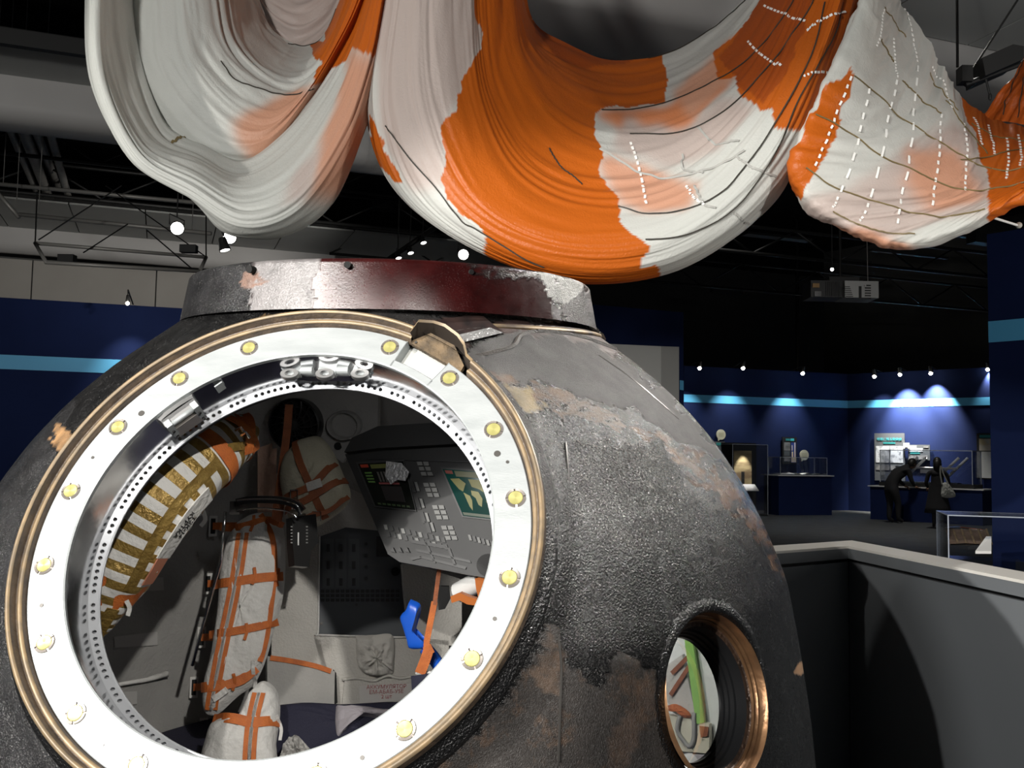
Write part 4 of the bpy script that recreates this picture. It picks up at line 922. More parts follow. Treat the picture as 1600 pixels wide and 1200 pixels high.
# ---- striped jacket bundle on the left, just inside the hatch
sb = thing('striped_jacket_bundle', 'rolled white jacket with gold stripes tied with orange bands', 'bundle', tuple(at(160, 990, 2.34)))
cl = np.array([(148, 1000, 2.36), (160, 962, 2.35), (186, 900, 2.34), (220, 832, 2.34), (262, 772, 2.36), (312, 724, 2.42), (352, 692, 2.5), (380, 676, 2.56), (388, 670, 2.58)])
hw = np.array([8, 26, 46, 56, 57, 52, 44, 30, 8.])
nst = 300; C_ = crom(cl, nst); Hw = crom(np.stack([hw, hw], 1), nst)[:, 0]
Pc = np.array([at(*c) for c in C_]); T_ = np.gradient(Pc, axis=0); T_ /= np.linalg.norm(T_, axis=1)[:, None]
Nn = np.array([nrm(CAM-p) for p in Pc]); Bn = np.cross(T_, Nn); Bn /= np.linalg.norm(Bn, axis=1)[:, None]; Nn = np.cross(Bn, T_)
Wm = Hw*C_[:, 2]/F
def loft(i0, i1, k=1., rough=.0, mif=None, b=None, nphi=40, seed=2, skew=9):
    vn = VN(seed); ph = np.linspace(0, 2*math.pi, nphi, endpoint=False); G = []
    for i in range(i0, i1):
        row = []
        for p_ in ph:
            j = min(max(i+skew*math.cos(p_)*.0, 0), nst-1); cx, sy = math.cos(p_), math.sin(p_)
            r = 1+rough*(vn(np.array(i*.11), np.array(p_*2.5))-.5)
            row.append(Pc[i]+Bn[i]*Wm[i]*k*r*np.sign(cx)*abs(cx)**.85+Nn[i]*Wm[i]*.85*k*r*np.sign(sy)*abs(sy)**.85)
        G.append(row)
    return np.array(G)
G = loft(0, nst, rough=.12); mi = np.array([[1 if (i % 14) < 7 else 0]*40 for i in range(nst)])
MB().grid(G, cv=True, mif=mi).build('jacket_roll', [m_stripe_w, m_goldcloth], sb, smooth=True, sharp=50)
def band(i0, i1, M, k=1.05): MB().grid(loft(i0, i1, k, .08), cv=True).build('tie_band', M, sb, smooth=True)
band(52, 78, m_orange, 1.0); band(190, 203, m_orange, 1.06); band(238, 247, m_orange, 1.06)
def surf(i, phi, k=1.04): i = int(i); return Pc[i]+Bn[i]*Wm[i]*k*math.cos(phi)+Nn[i]*Wm[i]*.85*k*math.sin(phi)
sgn = 1 if (proj(surf(150, 0.)[None])[0]-proj(Pc[150][None])[0])[0] > 0 else -1
def phi_at(f): return math.acos(f*sgn)           # f: -1 left edge .. 1 right edge as seen
def lstrap(name, i0, i1, f0, f1, wid, M, k=1.05, n=24):
    I = np.linspace(i0, i1, n); fr = np.linspace(f0, f1, n); P = [surf(i, phi_at(f), k) for i, f in zip(I, fr)]; N_ = [nrm(p-Pc[int(i)]) for p, i in zip(P, I)]
    return MB().strap(P, N_, wid, .003).build(name, M, sb)
lstrap('gold_tape', 72, 184, .45, .3, .026, m_goldcloth); lstrap('gold_tape', 200, 246, .2, .75, .022, m_goldcloth); lstrap('gold_tape', 248, 286, .3, .1, .02, m_goldcloth); lstrap('gold_tape', 16, 54, .1, .3, .03, m_goldcloth)
lstrap('cross_band', 222, 262, .7, -.7, .034, m_orange, 1.1); lstrap('cross_band', 226, 246, -.8, .8, .022, m_orange, 1.12)
lb_ = lstrap('name_label', 104, 168, .80, .76, .05, m_bag, 1.06); lstrap('salmon_label', 80, 104, .82, .8, .04, mat('salmon_label', (.5, .2, .12), .7), 1.06)
i = 136; ph = phi_at(.78); o_ = surf(i, ph, 1.125); tdir = -T_[i]; nn = nrm(o_-Pc[i]); 
tdir = nrm(surf(120, ph)-surf(152, ph)); eyv = np.cross(nn, tdir)
text_mesh('label_text', 'ТЗК-14\nКУРТКА', o_, tdir, eyv, .019, m_black, lb_)
MB().strap([at(x, y, 2.3) for x, y in crom([(198, 938), (203, 950), (200, 962)], 8)], -fwd, .010, .003).build('tie_end', m_bag, sb)
for x, y in ((376, 672), (384, 680)): MB().tube([at(x-8, y, 2.42), at(x, y-4, 2.41), at(x+6, y+4, 2.42)], .004, 6).build('hook', m_chrome, sb)

# ---- blue handle, orange strap and cylinder on the right
BH = Plane((640, 940, 3.22), (668, 1005, 3.2), (640, 1010, 3.22))
bh = Pillow([(642, 936), (657, 945), (652, 963), (649, 978), (650, 997), (663, 1000), (668, 1005), (665, 1013), (653, 1014), (642, 1013), (638, 1000), (632, 980), (627, 962), (635, 952)], BH, .025, power=8, rough=.0, n=84)
m_bluep = mat('bright_blue_plastic', (.01, .10, .58), .35)
bho = bh.mesh().build('blue_handle', m_bluep, cap, smooth=True)
MB().tube([at(664, 1012, 3.23), at(676, 1026, 3.22), at(690, 1046, 3.2)], .022, 10).build('handle_arm', m_bluep, bho, smooth=True)
for q, w_, M in (([(687, 884), (683, 915), (679, 945)], .014, m_brown), ([(679, 940), (672, 975), (667, 1002), (667, 1016)], .020, m_orange), ([(670, 1014), (664, 1032), (656, 1052)], .034, m_orange), ([(664, 1018), (676, 1012)], .03, m_orange)):
    MB().strap([at(x, y, 3.16) for x, y in crom(q, 10)], -fwd, w_, .004).build('handle_strap', M, cap)
MB().tube([at(650, 1052, 3.18), at(690, 1050, 3.16)], .005, 6).build('toggle_bar', m_bag, cap)
cy = MB().cyl(at(716, 926, 3.1), at(752, 906, 3.05), .032, 18).build('white_canister', m_white, cap, smooth=True, sharp=40)
MB().cyl(at(748, 908, 3.04), at(756, 904, 3.04), .034, 18).build('canister_cap', m_blackgloss, cy, smooth=True, sharp=40)
for poly in ([(708, 930), (722, 924), (736, 930), (750, 934), (748, 944), (734, 942), (722, 936), (710, 940)], [(746, 902), (760, 898), (764, 918), (752, 934), (748, 918)]):
    slab(Plane((700, 930, 3.05), (760, 930, 3.0), (730, 960, 3.03)), poly, .02, mat('orange_plastic', (.48, .14, .03), .4), 'canister_clip', cy)
slab(Plane((680, 900, 3.3), (720, 900, 3.3), (700, 960, 3.3)), [(684, 915), (702, 915), (704, 935), (696, 950), (686, 952)], .02, m_blackgloss, 'buckle_box', cap)
slab(Plane((680, 1030, 3.15), (720, 1030, 3.1), (700, 1090, 3.1)), [(648, 1056), (690, 1050), (690, 1110), (650, 1090)], .02, m_navy, 'dark_box', cap)

# ---- what shows through the porthole: white locker, green tape, straps
WP = Plane((1040, 1000, 2.82), (1160, 1000, 2.7), (1100, 1200, 2.72))
m_locker = mat('white_locker', (.75, .76, .74), .5)
lo = slab(WP, [(990, 960), (1200, 960), (1200, 1250), (990, 1250)], .03, m_locker, 'white_locker', cap, -.05)
slab(WP, [(1072, 1000), (1084, 998), (1103, 1128), (1090, 1131)], .012, mat('green_tape', (.30, .58, .12), .5), 'green_tape', lo, .0)
slab(WP, [(1030, 1050), (1070, 1022), (1092, 1118), (1060, 1110), (1042, 1090)], .02, m_fab, 'grey_cloth', lo, -.02)
for q in ([(1050, 1052), (1076, 1026)], [(1048, 1086), (1078, 1040)]): MB().strap([WP.pt(x, y, .006) for x, y in crom(q+[q[-1]] if len(q) < 2 else q, 6)], WP.n, .012, .003).build('webbing', m_brown, lo)
Pillow([(1044, 1102), (1056, 1100), (1072, 1108), (1080, 1118), (1074, 1122), (1058, 1112), (1046, 1110)], WP, .02, seed=4).mesh().build('orange_grip', m_orange, lo, smooth=True)
slab(WP, [(1040, 1114), (1090, 1124), (1112, 1130), (1112, 1176), (1044, 1170)], .02, mat('cream_box', (.68, .65, .52), .6), 'cream_box', lo, -.012)
MB().tube([WP.pt(x, y, .016) for x, y in crom([(1062, 1118), (1058, 1140), (1066, 1155), (1077, 1166), (1084, 1152), (1084, 1114)], 24)], .006, 6).build('grey_loop', m_lin, lo, smooth=True)
slab(WP, [(1094, 1134), (1108, 1136), (1106, 1150), (1096, 1152)], .006, m_brown, 'brown_patch', lo, .01)
slab(WP, [(1050, 1176), (1112, 1178), (1112, 1230), (1050, 1230)], .02, m_lav, 'grey_box', lo, -.01)
rc = WP.pt(1077, 1192, .012); MB().lathe([(.001, .004), (.018, .004), (.024, .002), (.026, -.003)], rc, WP.n, nrm(WP.pt(1090, 1192)-WP.pt(1077, 1192)), np.cross(WP.n, nrm(WP.pt(1090, 1192)-WP.pt(1077, 1192))), 24).build('roundel', m_white, lo, smooth=True)
# unseen fill lamp added under the lid to brighten the cabin
lq = np.array([-.42, 2.55, 1.80]); cq = MB().lathe([(.04, 0), (.04, .015), (.001, .02)], lq, Zv, np.array([1., 0, 0]), np.array([0, 1., 0]), 16).build('cabin_fill', m_white, cap)
d = bpy.data.lights.new('cabin_fill_light', 'SPOT'); d.energy = 1.8; d.shadow_soft_size = .05; d.spot_size = math.radians(120); d.spot_blend = .8; lo_ = bpy.data.objects.new('cabin_fill_light', d); COL.objects.link(lo_); lo_.location = lq-Zv*.01
lo_.rotation_euler = Vector((-.12, .8, -.7)).to_track_quat('-Z', 'Y').to_euler()
# unseen lamp added above that locker to brighten the porthole view
lp = np.array([.22, 2.42, 1.62]); cl_ = MB().lathe([(.03, 0), (.03, .02), (.001, .025)], lp, Zv, np.array([1., 0, 0]), np.array([0, 1., 0]), 16).build('cabin_fill', m_white, cap)
d = bpy.data.lights.new('cabin_fill_light', 'SPOT'); d.energy = 20; d.shadow_soft_size = .03; d.spot_size = math.radians(50); d.spot_blend = .6; lo_ = bpy.data.objects.new('cabin_fill_light', d); COL.objects.link(lo_); lo_.location = lp-Zv*.01
lo_.rotation_euler = Vector(WP.pt(1085, 1100)-lp).to_track_quat('-Z', 'Y').to_euler()

# ================================================================== the parachute canopy
def nylon(name, col, tr=.25, spec=.12):
    M = bpy.data.materials.new(name); M.use_nodes = True; nt = M.node_tree; N = nt.nodes; L = nt.links
    p = N['Principled BSDF']; p.inputs['Base Color'].default_value = (*col, 1); p.inputs['Roughness'].default_value = .42; p.inputs['Specular IOR Level'].default_value = spec*3
    t = N.new('ShaderNodeBsdfTranslucent'); ca = N.new('ShaderNodeAttribute'); ca.attribute_name = 'Cloth'; L.new(ca.outputs['Color'], t.inputs[0]); L.new(ca.outputs['Color'], p.inputs['Base Color'])
    mx = N.new('ShaderNodeMixShader'); mx.inputs[0].default_value = tr; L.new(p.outputs[0], mx.inputs[1]); L.new(t.outputs[0], mx.inputs[2]); L.new(mx.outputs[0], N['Material Output'].inputs[0])
    tc = N.new('ShaderNodeTexCoord'); n = N.new('ShaderNodeTexNoise'); n.inputs['Scale'].default_value = 55; n.inputs['Detail'].default_value = 5; n.inputs['Distortion'].default_value = 1.5; L.new(tc.outputs['Object'], n.inputs[0])
    b = N.new('ShaderNodeBump'); b.inputs['Strength'].default_value = .25; b.inputs['Distance'].default_value = .012; L.new(n.outputs[0], b.inputs['Height']); L.new(b.outputs[0], p.inputs['Normal'])
    return M
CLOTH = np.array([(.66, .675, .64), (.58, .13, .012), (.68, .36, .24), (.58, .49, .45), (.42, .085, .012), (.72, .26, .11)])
n_cloth = nylon('canopy_nylon', (.66, .68, .64))
cano = thing('parachute_canopy', 'huge orange and white parachute canopy draped in swags from the ceiling', 'parachute', (0.5, 4.6, 2.4))
class Swag:
    def __init__(s, curves, Y, nu, nv, polys, seed, amp=.014, freq=34, mode='u', bulge=.12, default=0, name='swag', jag=7):
        # curves: rows of pixel points; Y: depth for each row
        k = len(curves); A = np.array([crom(c, nu) for c in curves]); A = np.concatenate([A, np.broadcast_to(np.array(Y, float)[:, None, None], (k, nu, 1))], 2)
        t = np.linspace(0, 1, nu); 
        B = np.array([crom(A[:, i], nv) for i in range(nu)])              # nu, nv, 3
        v = np.linspace(0, 1, nv); Ug, Vg = np.meshgrid(t, v, indexing='ij')
        B[..., 2] -= bulge*np.sin(math.pi*Ug)
        P = np.array([[at(*B[i, j]) for j in range(nv)] for i in range(nu)])
        n1, n2, n3 = VN(seed), VN(seed+1), VN(seed+2)
        du, dv = np.gradient(P, axis=0), np.gradient(P, axis=1); Nn = np.cross(du, dv); Nn /= np.linalg.norm(Nn, axis=2)[..., None]+1e-9
        sg = np.sign(((CAM-P)*Nn).sum(2)); Nn *= sg[..., None]
        a, b = (Ug, Vg) if mode == 'u' else (Vg, Ug)                      # a runs along the folds, b across them
        wr = .55*(n1(a*1.3+2*b, b*9)-.5)
        h = 1.7*(abs(n1(a*2.2+3, b*freq*.35+wr*5)-.5)*2)**.8+1.0*(1-abs(2*n2(a*3.5, b*freq+wr*9)-1))+.45*(1-abs(2*n3(a*7, b*freq*2.4+wr*14)-1))+.25*n2(a*30, b*freq*2)
        h = h+2.2*n3(a*.9+7, b*6+wr*2)+.5*(1-abs(2*n1(a*11+4, b*freq*1.6+wr*20)-1))*n2(a*4, b*9)
        P = P+Nn*(amp*(h-2.6))[..., None]
        s.P, s.px, s.N = P, B[..., :2], Nn
        jx, jy = VN(seed+7), VN(seed+8)
        X = s.px[..., 0]+jag*2*(jx(s.px[..., 0]/24, s.px[..., 1]/24)-.5)+3*(jy(s.px[..., 0]/5, s.px[..., 1]/11)-.5); Yy = s.px[..., 1]+jag*2*(jy(s.px[..., 0]/24, s.px[..., 1]/24)-.5)
        Cc = np.broadcast_to(CLOTH[default], X.shape+(3,)).copy()
        for poly, c in sorted(polys, key=lambda q: q[1] in (1, 4)):
            k = inpoly(X, Yy, poly).astype(float)
            if c not in (1, 4):                                           # dye showing faintly through a second layer: soft edges
                for _ in range(14):
                    kp = np.pad(k, 1, mode='edge'); k = (kp[:-2, 1:-1]+kp[2:, 1:-1]+kp[1:-1, :-2]+kp[1:-1, 2:]+2*k)/6
            Cc = Cc*(1-k[..., None])+CLOTH[c]*k[..., None]
        s.o = MB().grid(P).build(name, n_cloth, cano, smooth=True, fix=False)
        ca = s.o.data.color_attributes.new('Cloth', 'FLOAT_COLOR', 'POINT'); ca.data.foreach_set('color', np.concatenate([Cc, np.ones(X.shape+(1,))], -1).ravel())
    def tape(s, pts, M, wid=.007, name='tape', off=.006, n=60, th=.002, dash=None):
        Q = crom(pts, n); flat = s.px.reshape(-1, 2); P = []; Nn = []
        for q in Q:
            i = np.argmin(((flat-q)**2).sum(1)); P.append(s.P.reshape(-1, 3)[i]); Nn.append(s.N.reshape(-1, 3)[i])
        P, Nn = np.array(P), np.array(Nn)
        ker = np.array([1, 2, 3, 2, 1.])/9; Pp = np.vstack([P[:1]]*2+[P]+[P[-1:]]*2); P = sum(k*Pp[i:i+len(P)] for i, k in enumerate(ker))
        d = CAM-P; d /= np.linalg.norm(d, axis=1)[:, None]; P = P+d*off
        Nn = nrm(Nn.mean(0)+d.mean(0)*.5)+np.zeros_like(P)
        b = MB()
        if dash:
            for i in range(0, n-dash, dash+1): b.strap(P[i:i+dash], Nn[i:i+dash], wid, th)
        else: b.strap(P, Nn, wid, th)
        b.build(name, M, s.o, kind='stuff' if dash else None)
m_tdark = mat('dark_canopy_tape', (.03, .026, .02), .6); m_tolive = mat('olive_canopy_tape', (.16, .12, .05), .6); m_twhite = mat('white_canopy_tape', (.85, .85, .82), .6); m_tgrey = mat('grey_canopy_tape', (.36, .36, .34), .6)

# middle swag
M_c = [[(770, -230), (806, -90), (815, -20), (835, 38), (888, 72), (960, 95), (1045, 84), (1115, 45), (1180, -15), (1230, -100), (1262, -230)],
       [(760, -230), (790, -90), (798, 10), (815, 90), (870, 165), (955, 205), (1055, 190), (1150, 120), (1225, -5), (1255, -100), (1275, -230)],
       [(745, -230), (740, -90), (738, 20), (755, 150), (815, 262), (925, 310), (1065, 285), (1185, 170), (1268, 0), (1285, -100), (1290, -230)],
       [(730, -230), (680, -90), (660, 30), (668, 180), (735, 320), (880, 392), (1060, 372), (1210, 240), (1310, 10), (1315, -100), (1305, -230)],
       [(715, -230), (632, -90), (602, 0), (578, 180), (650, 328), (860, 434), (1050, 424), (1205, 320), (1263, 200), (1345, 10), (1320, -230)],
       [(715, -230), (634, -90), (606, 0), (586, 180), (660, 326), (865, 420), (1050, 412), (1195, 310), (1256, 200), (1340, 10), (1320, -230)]]
O_main = [(733, -300), (742, -30), (750, 40), (757, 75), (735, 105), (710, 150), (712, 175), (690, 205), (700, 240), (685, 280), (700, 310), (740, 340), (762, 362), (757, 400), (790, 470), (925, 470), (1035, 440), (1030, 410), (1003, 415), (1010, 380), (965, 345), (962, 310), (940, 275), (937, 235), (922, 215), (925, 180), (880, 130), (850, 90), (830, 40), (818, -30), (800, -300)]
O_back = [(790, -300), (818, -30), (833, 20), (885, 65), (960, 80), (1035, 80), (1046, 130), (1035, 162), (985, 167), (930, 180), (922, 182), (880, 130), (850, 90), (830, 40)]
Msw = Swag(M_c, [5.3, 4.75, 4.45, 4.35, 4.55, 4.95], 380, 230,
   [([(600, -300), (735, -300), (755, 70), (705, 170), (690, 290), (640, 300), (590, 200)], 3), ([(630, -300), (690, -300), (735, 60), (700, 160), (650, 120)], 3), ([(575, 180), (594, 215), (627, 284), (612, 284), (570, 225)], 1),
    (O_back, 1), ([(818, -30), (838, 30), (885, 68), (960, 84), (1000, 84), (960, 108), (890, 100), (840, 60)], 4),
    ([(928, 180), (1040, 168), (1130, 118), (1142, 135), (1065, 212), (1020, 230), (980, 215)], 5), (O_main, 1),
    ([(1055, 150), (1120, 90), (1140, 60), (1180, 60), (1150, 120), (1080, 190)], 2), ([(935, 245), (1010, 262), (1085, 285), (1082, 325), (1000, 328), (962, 318)], 2),
    ([(970, 190), (1060, 205), (1150, 150), (1180, 170), (1120, 240), (1040, 262), (960, 240)], 3),
    ([(1190, -300), (1188, -10), (1165, 45), (1118, 85), (1127, 128), (1150, 120), (1158, 150), (1185, 170), (1205, 165), (1212, 200), (1250, 203), (1268, 190), (1290, 140), (1400, 80), (1400, -300)], 1),
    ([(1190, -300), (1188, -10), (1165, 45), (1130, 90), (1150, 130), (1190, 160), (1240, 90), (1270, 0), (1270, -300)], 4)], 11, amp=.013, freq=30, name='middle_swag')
for q in ([(935, 177), (985, 178), (1050, 162), (1100, 140), (1150, 110), (1200, 60), (1240, 0), (1250, -60)], [(980, 214), (1040, 212), (1100, 195), (1150, 160), (1200, 105), (1250, 40), (1275, 0), (1285, -60)],
          [(965, 320), (1010, 333), (1070, 328), (1130, 300), (1180, 240), (1225, 170), (1270, 80), (1290, 0)], [(1005, 375), (1060, 370), (1120, 345), (1170, 300), (1215, 230), (1250, 150), (1300, 60), (1318, 0)],
          [(600, 195), (620, 220), (680, 290), (720, 340), (760, 365), (830, 405), (870, 420)], [(858, 230), (880, 260), (910, 285)], [(1010, 80), (1090, 60), (1150, 20), (1190, -20)]): Msw.tape(q, m_tdark, .006)
for q in ([(935, 235), (1000, 268), (1060, 276), (1130, 255), (1165, 235)], [(1090, 200), (1120, 225), (1155, 220)], [(1085, 290), (1100, 320), (1118, 325)], [(1150, 245), (1175, 262), (1210, 275)], [(1145, 330), (1160, 345), (1170, 350)], [(1065, 240), (1070, 265), (1100, 270)]): Msw.tape(q, m_tgrey, .010)
for q in ([(1195, 10), (1225, 22), (1262, 35)], [(1170, 65), (1195, 88), (1222, 105)], [(1256, 118), (1285, 112), (1316, 120)], [(1262, 48), (1285, 30), (1318, 18)], [(985, 225), (1000, 268), (1010, 320)], [(1072, 290), (1085, 310), (1100, 320)]): Msw.tape(q, m_twhite, .011, dash=4)

# left swag: a hanging drape and, in front of it, the rolled lower edge
Lb = Swag([[(340, -230), (372, -90), (402, -10), (425, 42), (462, 68), (500, 58), (528, 10), (548, -60), (570, -230)],
           [(300, -230), (318, -90), (335, -10), (352, 70), (405, 128), (462, 140), (515, 80), (560, -40), (590, -230)],
           [(240, -230), (230, -90), (230, 0), (250, 110), (330, 205), (410, 220), (490, 130), (568, -20), (600, -230)],
           [(200, -230), (168, -90), (158, 0), (182, 150), (270, 262), (395, 285), (485, 200), (562, 40), (610, -230)]],
          [5.6, 5.0, 4.9, 5.1], 180, 130,
          [([(415, -40), (455, 55), (500, 55), (540, -20), (560, -120), (430, -120)], 3), ([(365, 195), (420, 150), (495, 130), (520, 160), (440, 245), (385, 250)], 2), ([(470, 60), (500, 60), (540, -40), (600, -200), (600, 40), (520, 130), (480, 135), (500, 100)], 1), ([(420, 40), (500, 55), (505, 110), (480, 130), (440, 110)], 0)], 31, amp=.014, freq=20, name='left_drape')
Lb.tape([(345, 95), (370, 125), (410, 140), (450, 148), (490, 138)], m_tdark, .006); Lb.tape([(450, 68), (475, 66), (500, 45), (520, 10)], m_tdark, .006)
Lr = Swag([[(240, -230), (225, -90), (215, -10), (228, 90), (262, 192), (320, 228), (380, 252), (440, 212), (500, 140), (548, 60), (578, -20), (600, -110), (620, -230)],
           [(200, -230), (175, -90), (162, -10), (172, 110), (225, 222), (305, 262), (375, 295), (450, 262), (515, 175), (560, 75), (586, -20), (606, -110), (628, -230)],
           [(190, -230), (158, -90), (146, -10), (155, 125), (212, 245), (300, 300), (380, 345), (462, 318), (535, 215), (576, 100), (597, -10), (614, -110), (635, -230)],
           [(185, -230), (150, -90), (138, 0), (146, 130), (205, 245), (295, 300), (355, 362), (440, 366), (520, 312), (572, 190), (592, 90), (605, -20), (638, -230)],
           [(185, -230), (152, -90), (142, 0), (152, 128), (212, 240), (300, 292), (362, 350), (438, 355), (515, 302), (566, 188), (586, 90), (602, -20), (638, -230)]],
          [4.95, 4.6, 4.5, 4.65, 5.0], 230, 120,
          [([(550, -300), (545, -30), (520, 60), (490, 132), (502, 122), (534, 92), (541, 97), (553, 75), (584, 92), (640, 20), (660, -300)], 1),
           ([(553, 75), (590, 90), (585, 190), (560, 262), (520, 305), (478, 312), (500, 230), (528, 150)], 2), ([(470, 250), (500, 240), (480, 312), (440, 320)], 3)], 47, amp=.013, freq=16, name='left_roll')
Lr.tape([(268, 222), (280, 220), (290, 215)], m_tolive, .012)
Swag([[(365, -230), (385, -120), (420, -90), (470, -80), (510, -100), (540, -130), (560, -230)], [(360, -230), (378, -90), (412, -20), (465, 10), (515, -20), (545, -90), (570, -230)], [(355, -230), (375, -60), (410, 40), (465, 85), (525, 40), (555, -60), (580, -230)]], [5.9, 5.75, 5.7], 70, 60, [], 83, amp=.02, freq=9, default=3, name='left_inner_fold')
# right swag: folds fan out from the gather
Rw = Swag([[(1392, -230), (1396, -120), (1405, -10), (1440, 50), (1480, 112), (1530, 168), (1600, 196), (1665, 180), (1720, 110), (1765, -20), (1790, -230)],
           [(1385, -230), (1388, -120), (1390, 10), (1415, 100), (1460, 180), (1530, 235), (1610, 240), (1690, 205), (1745, 115), (1790, -20), (1800, -230)],
           [(1378, -230), (1375, -120), (1368, 20), (1355, 150), (1385, 245), (1480, 305), (1590, 290), (1695, 230), (1760, 120), (1800, -20), (1805, -230)],
           [(1370, -230), (1362, -120), (1350, -10), (1285, 150), (1255, 262), (1330, 338), (1440, 372), (1570, 318), (1700, 230), (1790, 60), (1810, -230)],
           [(1370, -230), (1362, -120), (1350, -10), (1275, 160), (1236, 282), (1300, 350), (1420, 388), (1560, 336), (1700, 240), (1792, 60), (1810, -230)],
           [(1370, -230), (1364, -120), (1352, -10), (1282, 160), (1246, 282), (1308, 340), (1420, 374), (1555, 322), (1695, 232), (1788, 60), (1810, -230)]],
          [5.0, 4.65, 4.4, 4.3, 4.45, 4.9], 340, 150,
          [([(1440, 215), (1520, 190), (1550, 290), (1550, 330), (1450, 345), (1380, 380), (1290, 350), (1250, 315), (1330, 290)], 3), ([(1420, 230), (1500, 240), (1540, 310), (1460, 330), (1410, 290)], 2), ([(1280, 345), (1340, 355), (1400, 380), (1450, 392), (1380, 400), (1290, 365)], 2),
           ([(1270, 175), (1295, 130), (1326, 105), (1322, 160), (1292, 230), (1264, 290), (1250, 312), (1225, 295), (1240, 240)], 1),
           ([(1500, 130), (1560, 160), (1620, 150), (1850, -260), (1850, 330), (1600, 320), (1545, 350), (1546, 290), (1532, 215), (1515, 180)], 1)], 61, amp=.013, freq=48, mode='v', name='right_swag')
for q in ([(1272, 177), (1324, 206), (1372, 245), (1442, 275), (1512, 297), (1560, 295), (1620, 285)], [(1330, 118), (1370, 150), (1440, 205), (1500, 240), (1560, 265), (1620, 262)], [(1255, 262), (1300, 290), (1360, 312), (1430, 335), (1490, 338), (1540, 330)],
          [(1300, 330), (1340, 350), (1380, 362), (1430, 366)], [(1372, 62), (1385, 80), (1397, 97)], [(1410, 125), (1435, 150), (1470, 178)], [(1478, 155), (1510, 195), (1545, 238)], [(1376, 12), (1395, 35), (1416, 58)], [(1450, 115), (1480, 150), (1500, 170)], [(1500, 250), (1560, 240), (1620, 225)], [(1520, 190), (1570, 215), (1620, 220)]): Rw.tape(q, m_tolive, .006)
for q in ([(1328, 120), (1300, 195), (1270, 265)], [(1357, 138), (1340, 215), (1312, 305), (1300, 325)], [(1402, 122), (1385, 200), (1358, 315), (1342, 348)], [(1434, 100), (1427, 190), (1412, 290), (1400, 355)], [(1470, 178), (1466, 250), (1456, 325)], [(1376, 15), (1372, 45), (1366, 75)], [(1416, 10), (1426, 60), (1434, 98)], [(1395, 60), (1398, 95), (1402, 122)], [(1508, 190), (1512, 240), (1508, 300)], [(1455, 105), (1475, 130), (1488, 170)],
          [(1548, 190), (1552, 215), (1556, 240)], [(1572, 215), (1576, 250), (1572, 280)], [(1590, 210), (1596, 235), (1594, 262)], [(1525, 180), (1532, 200), (1536, 225)]): Rw.tape(q, m_twhite, .010, dash=3, n=48)
# darker end of the canopy hanging further back at the right edge
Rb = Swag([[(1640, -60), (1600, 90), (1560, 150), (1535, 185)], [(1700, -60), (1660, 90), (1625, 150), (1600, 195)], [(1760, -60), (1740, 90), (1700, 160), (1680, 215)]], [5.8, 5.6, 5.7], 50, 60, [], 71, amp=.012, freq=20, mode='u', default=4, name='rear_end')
for q in ([(1600, 95), (1580, 140), (1570, 180)], [(1625, 60), (1600, 130), (1590, 185)]): Rb.tape(q, m_tdark, .006)
# gathers and ropes up to the ceiling
m_rope = mat('pale_rope', (.5, .48, .42), .7)
for px, Y in ((400, 5.1), (590, 5.0), (745, 4.7), (1285, 4.8), (1375, 4.7), (1795, 4.7), (1760, 5.6)):
    p = at(px, -225, Y); MB().tube([p-Zv*.15, p, np.array([p[0], p[1], 9.6])], .02, 8).build('hanging_rope', m_rope, cano)
MB().tube([at(1500, 325, 4.5), at(1545, 338, 4.6), at(1590, 352, 4.8)], .006, 8).build('tie_rod', m_twhite, cano)
MB().sphere(at(1592, 352, 4.8), .016, 10, 8).build('tie_knob', m_rope, cano, smooth=True)
MB().sphere(at(1501, 329, 4.45), .018, 10, 8).build('tie_knob', m_twhite, cano, smooth=True)

# ================================================================== exhibits, visitors, projector
m_acry = glassmat('acrylic_case', (.97, .98, 1), .05)
m_acryedge = mat('acrylic_edge', (.55, .6, .68), .25, emit=None)
m_tabletop = mat('white_table_top', (.7, .7, .7), .5)
def frame_of(n): n = nrm(n*np.array([1, 1, 0])); ex = np.array([-n[1], n[0], 0]); return ex, n
def wpt(x, Yw, z): p = at(x, 700, Yw); return np.array([p[0], p[1], z])
def glass_box(t, c, ex, n, L, D, z0, z1, r=.012):
    R = np.stack([ex, n, Zv], 1); H_ = z1-z0; zc = (z0+z1)/2
    for s_ in (-1, 1):
        MB().box(c+ex*s_*L/2+Zv*zc, (.012, D, H_), R).build('glass_side', m_acry, t); MB().box(c+n*s_*D/2+Zv*zc, (L, .012, H_), R).build('glass_front', m_acry, t)
    MB().box(c+Zv*z1, (L, D, .012), R).build('glass_top', m_acry, t)
    for sx in (-1, 1):
        for sy in (-1, 1): MB().box(c+ex*sx*L/2+n*sy*D/2+Zv*zc, (r, r, H_), R).build('glass_edge', m_acryedge, t)
    for sy in (-1, 1): MB().box(c+n*sy*D/2+Zv*z1, (L, r, r), R).build('glass_edge', m_acryedge, t)
    for sx in (-1, 1): MB().box(c+ex*sx*L/2+Zv*z1, (r, D, r), R).build('glass_edge', m_acryedge, t)
def case_light(name, loc, tgt, w): return spot(name, loc, tgt, w, 50, .6, .03)

